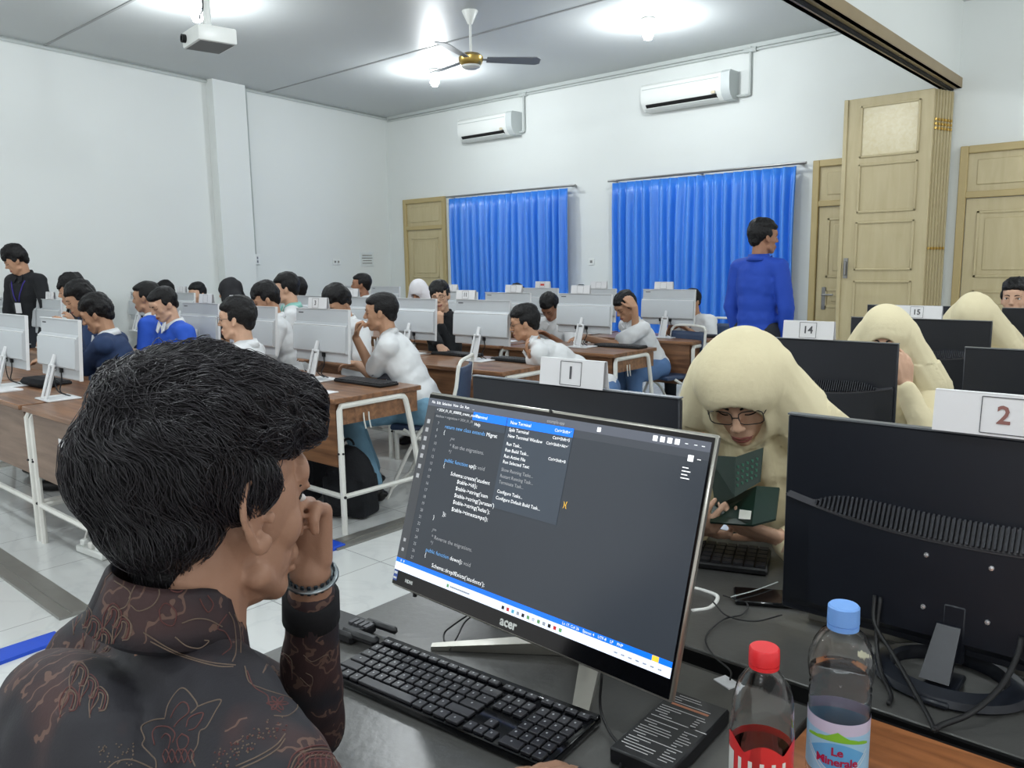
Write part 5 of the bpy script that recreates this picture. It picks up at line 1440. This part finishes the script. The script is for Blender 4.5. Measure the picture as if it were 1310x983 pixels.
# --- right block
U = hy(950, 496, 1.76); yu = math.radians(196); fu = hd(yu)
bk = on_y(948, 640, 1.66)
ru, Tu, iu = person('girl in cream hijab with thin glasses bending over an open dark green book', U, yu, .58, .10, scale=1.07, hz=.80, sk=m_skinl, shirt=m_creamu, sleeve='long', hijab=m_cream, eyes='down', glasses=m_frameg, voxel=.004, hip=(U.x - .02, U.y + .52, .52), byaw=math.radians(186),
       Rr=dict(wrist=bk + V((-.13, .03, -.10)), dir=(.45, -.5, .35), nrm=(-.5, -.2, -.8), curl=(.35, .5, .3), thumb=.1, ts=1, hint=(-.5, .3, -1)),
       L=dict(wrist=bk + V((.085, .04, -.085)), dir=(-.75, -.5, .25), nrm=(.2, -.5, -.85), curl=(.3, .45, .3), thumb=-.4, hint=(.5, .3, -1)))
part('bracelet', MB().tube(arc(iu['W'](iu['spec'][-1]['_w']), .031, 0, 2 * PI, 20, R=frame((-.75, -.5, .25)))[:-1], .004, seg=6, closed=True), m_ring, ru, 'all')
Vg = hy(1133, 437, 3.42)
person('girl in cream hijab resting her cheek on her hand behind the card reading 14', Vg, math.radians(190), .12, 0, sk=m_skinl, shirt=m_creamu, sleeve='long', hijab=m_cream, eyes='down', voxel=.005, lean=.1,
       L=dict(wrist=Vg + V((.115, -.11, -.16)), dir=(-.12, 0, 1), nrm=(.8, -.6, 0), curl=(.3, .4, .3), hint=(.5, 0, -1), thumb=.3))
Wg = hy(1245, 410, 4.72)
person('girl in cream hijab with bowed head behind the card reading 15', Wg, math.radians(185), .85, 0, sk=m_skinl, shirt=m_creamu, sleeve='long', hijab=m_cream, voxel=.007, lean=.18)
Xg = hy(1299, 382, 5.8)
person('boy peering over a black monitor at the right photo edge', Xg, math.radians(178), 0, 0, sk=m_skinl, shirt=m_white, hair=norm, eyes='open', voxel=.006, lean=.05)

# the open book
t = thing('open_book', 'dark green open book held upright by the girl in cream hijab', 'book', tuple(bk))
m_green = mat('dark_green_cover', (12, 42, 33), .4, noise_amt=.15, noise_scale=30); m_page = mat('book_page', (214, 214, 205), .8)
def bp(name, pts, th, m, nrm_, par=t):
    n = V(nrm_).normalized() * th; a = [V(p) for p in pts]
    return part(name, MB().add(a + [p + n for p in a], [(3, 2, 1, 0), (4, 5, 6, 7), (0, 1, 5, 4), (1, 2, 6, 5), (2, 3, 7, 6), (3, 0, 4, 7)]), m, par, False)
q = lambda x, y, Y: on_y(x, y, Y - .2) - bk
# upper covers (V shape, spine towards the viewer) and lower book half lying below
bp('cover', [q(915, 648, 1.86), q(940, 636, 1.80), q(941, 585, 1.84), q(905, 583, 1.90)], .004, m_green, (0, 1, 0))
c2 = bp('cover', [q(940, 636, 1.80), q(972, 617, 1.88), q(976, 573, 1.92), q(941, 585, 1.84)], .004, m_green, (0, 1, 0))
bp('pages', [q(917, 645, 1.87), q(940, 634, 1.815), q(941, 588, 1.855), q(910, 586, 1.91)], .008, m_page, (0, 1, 0)); bp('pages', [q(941, 634, 1.815), q(970, 616, 1.885), q(974, 576, 1.925), q(942, 588, 1.855)], .008, m_page, (0, 1, 0))
bp('back_cover', [q(908, 668, 1.80), q(962, 672, 1.78), q(968, 622, 1.87), q(912, 645, 1.87)], .006, m_green, (0, .6, -.8))
bp('back_cover', [q(962, 672, 1.78), q(992, 664, 1.84), q(997, 624, 1.92), q(968, 622, 1.87)], .006, m_green, (0, .6, -.8))
bp('barcode', [q(945, 664, 1.784), q(960, 665, 1.779), q(961.5, 654, 1.797), q(946.5, 652, 1.802)], .0012, m_page, (0, -1, .3))
dm = MB()
for r in range(4):
    for c in range(5):
        u = (c + .6) / 5.6; v_ = (r + 1.6) / 6
        a_ = q(940, 636, 1.80).lerp(q(972, 617, 1.88), u); b_ = q(941, 585, 1.84).lerp(q(976, 573, 1.92), u); p = a_.lerp(b_, v_ * .95)
        dm.box(p + V((0, -.002, 0)), (.006, .001, .006))
part('cover_dots', dm, mat('pale_green_print', (80, 130, 110), .5), t)

# ================================================================ THE SEATED MAN IN THE FOREGROUND
m_batik = bpy.data.materials.new('batik_cloth'); m_batik.use_nodes = True
def _b():
    nt = m_batik.node_tree; b = nt.nodes['Principled BSDF']; tc = nt.nodes.new('ShaderNodeTexCoord')
    n = nt.nodes.new('ShaderNodeTexNoise'); n.inputs['Scale'].default_value = 7; n.inputs['Detail'].default_value = 3
    r = nt.nodes.new('ShaderNodeValToRGB'); r.color_ramp.elements[0].position = .50; r.color_ramp.elements[0].color = srgb(27, 26, 33)
    r.color_ramp.elements[1].position = .62; r.color_ramp.elements[1].color = srgb(58, 36, 36)
    v = nt.nodes.new('ShaderNodeTexVoronoi'); v.feature = 'DISTANCE_TO_EDGE'; v.inputs['Scale'].default_value = 42
    w_ = nt.nodes.new('ShaderNodeTexWave'); w_.inputs['Scale'].default_value = 14; w_.inputs['Distortion'].default_value = 9; w_.inputs['Detail'].default_value = 2; w_.inputs['Detail Scale'].default_value = 2.5
    c1 = nt.nodes.new('ShaderNodeMath'); c1.operation = 'GREATER_THAN'; c1.inputs[1].default_value = .93
    nt.links.new(w_.outputs['Fac'], c1.inputs[0])
    m1 = nt.nodes.new('ShaderNodeMath'); m1.operation = 'MULTIPLY'
    g = nt.nodes.new('ShaderNodeMath'); g.operation = 'GREATER_THAN'; g.inputs[1].default_value = .545
    nt.links.new(n.outputs['Fac'], g.inputs[0]); nt.links.new(c1.outputs[0], m1.inputs[0]); nt.links.new(g.outputs[0], m1.inputs[1])
    mx = nt.nodes.new('ShaderNodeMix'); mx.data_type = 'RGBA'; mx.inputs['B'].default_value = srgb(96, 72, 62)
    for nd in (n, v, w_): nt.links.new(tc.outputs['Object'], nd.inputs['Vector'])
    nt.links.new(n.outputs['Fac'], r.inputs['Fac']); nt.links.new(r.outputs['Color'], mx.inputs['A']); nt.links.new(m1.outputs[0], mx.inputs['Factor'])
    nt.links.new(mx.outputs['Result'], b.inputs['Base Color']); b.inputs['Roughness'].default_value = .72
    n2 = nt.nodes.new('ShaderNodeTexNoise'); n2.inputs['Scale'].default_value = 300; bp_ = nt.nodes.new('ShaderNodeBump'); bp_.inputs['Strength'].default_value = .15; bp_.inputs['Distance'].default_value = .002
    nt.links.new(tc.outputs['Object'], n2.inputs['Vector']); nt.links.new(n2.outputs['Fac'], bp_.inputs['Height']); nt.links.new(bp_.outputs['Normal'], b.inputs['Normal'])
_b()
m_line = mat('batik_tan_line', (104, 88, 76), .75); m_linr = mat('batik_maroon_line', (92, 54, 52), .75)
Fh = dep(281, 640, .885); FY = .04; Fp, Fr_ = .16, -.06
Fn = dep(228, 796, .86)
wristL = dep(397, 731, .995); elbL = dep(400, 905, 1.13); elbL.z = DH + .052
def pre(body, cl, W, T, sh, spec):
    # trapezius, nape and shoulder fullness
    body.ell(T @ V((0, -.040, -.07)), (.048, .034, .06), R=T.to_3x3())
    for s in (-1, 1): cl.cap(W(sh[s] + V((0, -.02, -.03))), W(sh[s] + V((0, -.06, -.2))), .085, .1)
    cl.ell(W(Fn + V((-.03, -.09, -.14))), (.18, .08, .12)); cl.ell(W(Fn + V((-.06, -.13, -.25))), (.2, .09, .17))
rf, Tf, inf = person('young man in black and maroon batik shirt, head on fist, facing the lit monitor', Fh, FY, Fp, Fr_, hip=(Fn.x + .04, Fn.y - .14, .53), byaw=-.12, sk=skin('foreground_skin', (164, 126, 104)), shirt=m_batik, sleeve='long', trousers=m_darktr,
    collar=False, hair=None, lips=False, voxel=.0033, shv=.006, pre=pre, fine_ear=True, shw=.195, slr=.80, eyes='open', scale=1.04,
    L=dict(wrist=wristL, elbow=elbL, dir=(.0, -.10, 1), nrm=(-.55, .82, .15), curls=[(1.25, 1.35, .8), (1.2, 1.4, .8), (1.1, 1.4, .8), (1.0, 1.3, .8)], thumb=.2, ts=1),
    Rr=dict(wrist=(-.588, .652, DH + .052), dir=(.05, 1, -.16), nrm=(0, .1, 1), curl=(.12, .28, .2), thumb=.3, hint=(.8, -.4, -.6), ts=-1))
Wf = inf['W']; TR = Tf.to_3x3()
# collar: stand and folded leaf, open at the front
def ringcol(cc, ax, fw, prof, a0, a1, n=48):
    ax = ax.normalized(); fw = (fw - ax * fw.dot(ax)).normalized(); rt_ = fw.cross(ax); P = []
    for (r, dz, front) in prof:
        row = []
        for i in range(n + 1):
            a = a0 + (a1 - a0) * i / n; u, v = math.sin(a), math.cos(a)
            row.append(cc + rt_ * u * r * 1.0 + fw * v * r * 1.05 + ax * (dz - front * max(0, v) ** 1.6))
        P.append(row)
    return P
ccen = Wf(Fn + V((-.010, .0, .010))); ax_ = V((.10, .16, 1)); fw_ = hd(-.12)
P = ringcol(ccen, ax_, fw_, [(.064, -.02, .0), (.061, .02, .02), (.060, .044, .036), (.063, .049, .038), (.068, .043, .038), (.078, .008, .042), (.083, -.008, .046)], -PI + .0, PI - .0)
cme = MB().grid(P).mesh('collar'); co = link('collar', cme, [m_batik, m_line], rf, 'all'); q_ = co.modifiers.new('s', 'SOLIDIFY'); q_.thickness = .003
# batik motifs: curves drawn on the cloth, laid into the shirt's own surface
bvs = bvh_of(inf['cm']); bvc = bvh_of(cme); root_l = V(rf.location)
camp = V((0, 0, CAMH)) - root_l
def onshirt(x, y):
    d = ray(x, y).normalized(); best = None
    for b in (bvs, bvc):
        h = b.ray_cast(camp, d, 3)
        if h[0] is not None and (best is None or h[3] < best[1]): best = (h[0] - d * .0002, h[3])
    return best
mot = MB()
def draw(pts, r=.0007, mi=0, closed=False, n=5):
    P = smoothpath([V((x, y, 0)) for x, y in (pts + [pts[0]] if closed else pts)], n); run = []
    for p in P:
        h = onshirt(p.x, p.y)
        if h is None or (run and (h[0] - run[-1]).length > .03):
            if len(run) > 2: mot.tube(run, r, seg=5, mi=mi)
            run = []
            if h is None: continue
        run.append(h[0])
    if len(run) > 2: mot.tube(run, r, seg=5, mi=mi)
cz = lambda pts: [(100 + x / 3.472, 700 + y / 3.472) for x, y in pts]
draw(cz([(385, 760), (400, 700), (440, 640), (470, 628), (500, 655), (530, 705), (500, 740)]))
draw(cz([(530, 710), (580, 690), (635, 680), (610, 730), (570, 800), (540, 820), (530, 880), (505, 930), (520, 975)]))
draw(cz([(385, 762), (330, 770), (280, 800), (295, 850), (285, 880), (320, 920), (345, 950), (345, 1000)]))
draw(cz([(410, 760), (430, 720), (460, 690), (485, 700), (490, 735), (450, 770), (425, 800)]), mi=1); draw(cz([(480, 800), (490, 765), (520, 745), (555, 738), (545, 770), (520, 805), (490, 815)]), mi=1)
draw(cz([(340, 880), (330, 830), (350, 800), (400, 800), (430, 830), (420, 870)]), mi=1); draw(cz([(370, 850), (390, 830), (410, 850), (400, 900)]), mi=1)
draw(cz([(460, 830), (490, 850), (480, 890), (450, 900), (440, 860), (460, 830)]), mi=1)
for k in range(5): draw(cz([(375 + 28 * k, 925), (388 + 28 * k, 900), (402 + 28 * k, 925), (388 + 28 * k, 960), (375 + 28 * k, 925)]), mi=1, n=3)
draw(cz([(130, 985), (170, 955), (230, 945), (290, 965), (340, 990)])); 
for k in range(2): draw(cz([(920, 830 + 22 * k), (880, 880 + 22 * k), (800, 930 + 20 * k), (700, 975 + 18 * k)]))
rnd = random.Random(9)
for k in range(90):
    u = rnd.random(); x = 900 - 280 * u + rnd.uniform(-30, 30); y = 790 + 170 * u + rnd.uniform(-45, 35); h = onshirt(100 + x / 3.472, 700 + y / 3.472)
    if h: mot.ell(h[0], .0009, seg=6, rings=4, mi=rnd.choice((0, 1)))
for k in range(40):
    h = onshirt(100 + rnd.uniform(90, 250) / 3.472, 700 + rnd.uniform(870, 970) / 3.472)
    if h: mot.ell(h[0], .0008, seg=6, rings=4)
# collar and yoke lines
draw(cz([(670, 290), (690, 330), (700, 400), (700, 470), (685, 510)])); draw(cz([(695, 300), (712, 340), (722, 400), (722, 470)]))
draw(cz([(290, 380), (400, 450), (500, 490), (600, 515), (700, 525)])); draw(cz([(320, 420), (420, 470), (520, 505), (620, 530), (690, 532)]))
draw(cz([(160, 150), (230, 200), (215, 260), (180, 280)])); draw(cz([(225, 230), (260, 160), (300, 130), (345, 160), (360, 210), (330, 260), (270, 285), (235, 260)]))
draw(cz([(360, 280), (390, 250), (435, 290), (420, 350), (370, 330), (360, 280)]), mi=1); draw(cz([(380, 150), (410, 190), (450, 200), (485, 175)]), mi=1)
draw(cz([(540, 230), (560, 270), (580, 290), (600, 255), (575, 215)]), mi=1); draw(cz([(460, 340), (520, 320), (580, 325), (640, 355)])); draw(cz([(430, 400), (480, 440), (540, 450), (580, 420), (560, 415)]))
draw(cz([(640, 480), (680, 440), (655, 380), (620, 360), (660, 300)]), mi=1)
for k in range(4): draw(cz([(820, 560 - 0 * k), (850 + 12 * k, 500 - 10 * k), (900 + 8 * k, 470 - 6 * k + 14 * k), (945, 500 + 14 * k), (950, 560 + 10 * k)]), mi=k % 2)
draw(cz([(740, 530), (760, 600), (820, 630), (880, 650), (940, 670), (975, 710), (930, 750), (870, 750)])); draw(cz([(750, 550), (780, 620), (840, 660), (850, 700), (900, 735)]), mi=1)
for k in range(6): a = k * PI / 3; draw(cz([(885, 695), (885 + 30 * math.cos(a - .3), 695 + 22 * math.sin(a - .3)), (885 + 48 * math.cos(a), 695 + 34 * math.sin(a)), (885 + 30 * math.cos(a + .3), 695 + 22 * math.sin(a + .3)), (885, 695)]), mi=1, n=3)
# sleeve medallion
for k in range(5): draw(cz([(930 + 14 * k, 985), (960 + 14 * k, 920 + 10 * k), (1040, 885 + 14 * k), (1120, 890 + 14 * k), (1180 - 10 * k, 950 + 8 * k), (1190 - 12 * k, 1000)]), mi=(k + 1) % 2)
for k in range(8): x = 985 + 24 * k; draw(cz([(x, 985), (x - 8, 945), (x + 10, 915), (x + 22, 950), (x + 16, 985)]), mi=1, n=3)
# back panel swirls at the left
for j in range(9):
    bx0 = -20 + (j % 5) * 44 - (j // 5) * 60; by0 = 250 + 55 * (j % 3) + (j // 5) * 260
    for k in range(3): draw(cz([(bx0, by0 + 140 - 14 * k), (bx0 + 18 * k, by0 + 60), (bx0 + 40, by0 + 14 * k), (bx0 + 80 - 10 * k, by0 + 40), (bx0 + 70 - 12 * k, by0 + 100), (bx0 + 40, by0 + 110 - 8 * k)]), mi=(j + k) % 2, n=4)
draw(cz([(880, 260), (960, 300), (1060, 300), (1150, 270)]), .0005); draw(cz([(1000, 480), (1040, 510), (1100, 480), (1120, 500)]), .0006); draw(cz([(985, 580), (1030, 620), (1040, 580), (1010, 560)]), .0006)
part('printed_motifs', mot, [m_line, m_linr], [o for o in rf.children if o.name.startswith('shirt')][0], 'all', kind='stuff')
# wristwatch
wdir = (wristL - elbL).normalized(); wa = wristL - wdir * .006; Rw = frame(wdir, (1, .3, 0))
wt = part('wristwatch', MB().tube([Wf(wa) + Rw @ V((.0268 * math.cos(a), .0262 * math.sin(a), 0)) for a in [2 * PI * k / 28 for k in range(28)]], .0085, seg=8, closed=True, flat=.28, up=wdir), mat('steel_watch_band', (150, 158, 162), .28, metal=.9), rf, 'all', label='steel wristwatch band')
lk = MB()
for k in range(22):
    a = 2 * PI * k / 22; lk.box(Wf(wa) + Rw @ V((.0292 * math.cos(a), .0286 * math.sin(a), 0)), (.0022, .0045, .015), R=Rw @ Matrix.Rotation(a, 3, 'Z'), bev=.0006)
part('band_links', lk, mat('dark_steel_link', (62, 72, 80), .3, metal=.8), wt, kind='stuff')
part('watch_case', MB().lathe([(0, .007), (.014, .007), (.017, .005), (.017, 0), (0, 0)], c=Wf(wa) + Rw @ V((-.026, -.02, 0)), R=frame(Rw @ V((-.8, -.6, 0))), seg=24), m_silver, wt)
# sleeve cuff with folds
cf = MB(); e0 = Wf(elbL).lerp(Wf(wristL), .80); cf.tube([e0 - wdir * .02, e0, e0 + wdir * .018, e0 + wdir * .02], [.0365, .036, .0355, .03], seg=28)
part('cuff', cf, mat('black_cuff_cloth', (22, 22, 26), .85), rf, 'all')

# ---- hair: a dense cap with thousands of combed strands
hb = MB()
def he(c, r, rx=0, rz=0): hb.ell(Tf @ V(c), r, R=TR @ Matrix.Rotation(rz, 3, 'Z') @ Matrix.Rotation(rx, 3, 'X'), seg=28, rings=18)
he((-.004, -.022, .086), (.094, .112, .074)); he((0, -.058, .044), (.093, .090, .082)); he((0, -.064, -.006), (.076, .056, .060)); he((-.004, -.056, -.05), (.042, .032, .046))
he((.062, -.03, .026), (.026, .052, .040)); he((-.062, -.03, .026), (.026, .052, .040)); he((.002, .056, .104), (.070, .046, .038), -.25); he((.045, .050, .090), (.030, .040, .028), -.3); he((.0715, .004, .026), (.005, .009, .018), .2)
he((-.03, .074, .096), (.034, .034, .028))
hm = remesh(hb, .005, 4)
Tfi = Tf.inverted()
def dn(c, n):
    l = Tfi @ c; k = min(1, max(.15, (l.z + .03) / .1))
    return k * (.010 * noise.noise(V((l.x * 26, l.y * 15, l.z * 15))) + .005 * noise.noise(l * 62)) 
displace(hm, dn); hair_o = link('hair', hm, mat('hair_base', (12, 11, 14), .6, bump=.4, bump_scale=150), rf, 'all')
bh = bvh_of(hm); rnd = random.Random(11); st = MB(); vs = [v.co.copy() for v in hm.vertices]; ns = [v.normal.copy() for v in hm.vertices]
crown = V((.005, -.075, .125))
nst = 0
while nst < 5200:
    i = rnd.randrange(len(vs)); p = vs[i]; l = Tfi @ p
    if l.z < -.085 or (l.z < -.02 and rnd.random() < .5): continue
    nst += 1
    low = l.z < .005; L_ = rnd.uniform(.012, .02) if low else rnd.uniform(.05, .10); ns_ = 4 if low else 9
    pts = [p.copy()]; nn_ = ns[i]; lift = rnd.uniform(.0, .003) if low else rnd.uniform(.0005, .006); sd_ = V((rnd.random() * 9, rnd.random() * 9, 0)) * .15
    cur = p.copy(); wob = rnd.uniform(-1, 1)
    for s_ in range(ns_):
        lc = Tfi @ cur; out = lc - crown; out.normalize()
        swirl = V((0, 0, 1)).cross(out) * (.5 if lc.z > .05 else .15)
        dl = out + swirl + V((.25, .45, -.15 if lc.z > .05 else -.9)) + V((noise.noise(lc * 22 + sd_), noise.noise(lc * 22 + V((5, 1, 3)) + sd_), noise.noise(lc * 22 + V((1, 7, 2)) + sd_))) * 2.3
        if low: dl = V((.0, .12, -1)) + V((rnd.uniform(-.2, .2), rnd.uniform(-.2, .2), 0))
        d_ = TR @ dl; d_ = d_ - nn_ * d_.dot(nn_)
        if d_.length < 1e-6: break
        d_.normalize(); cur = cur + d_ * (L_ / ns_); h = bh.find_nearest(cur)
        if h[0] is None: break
        nn_ = h[1]; u = (s_ + 1) / ns_; cur = h[0] + nn_ * 0.0
        pts.append(h[0] + nn_ * (lift * math.sin(u * 2.6) * 1.3 + .0006 + (.004 * u * u if wob > .86 else 0)))
    if len(pts) > 2: st.tube(pts, [.00042] + [.0005] * (len(pts) - 2) + [.00012], seg=3)
m_str = mat('hair_strand', (34, 31, 36), .38, spec=.6)
sm = st.mesh('strands'); so = link('strands', sm, m_str, hair_o, 'all'); so['kind'] = 'stuff'

# ---------------------------------------------------------------- world, exposure
w = bpy.data.worlds.new('world'); SC.world = w; w.use_nodes = True
bg = w.node_tree.nodes['Background']; bg.inputs['Color'].default_value = (1.0, 1.0, 0.99, 1); bg.inputs['Strength'].default_value = WORLD
vs_ = SC.view_settings; vs_.view_transform = 'Standard'; vs_.look = 'None'; vs_.gamma = 1.0; vs_.use_curve_mapping = False
vs_.exposure = EXPO
SC.cycles.max_bounces = 20; SC.cycles.transmission_bounces = 20; SC.cycles.diffuse_bounces = 4; SC.cycles.glossy_bounces = 4; SC.cycles.transparent_max_bounces = 12
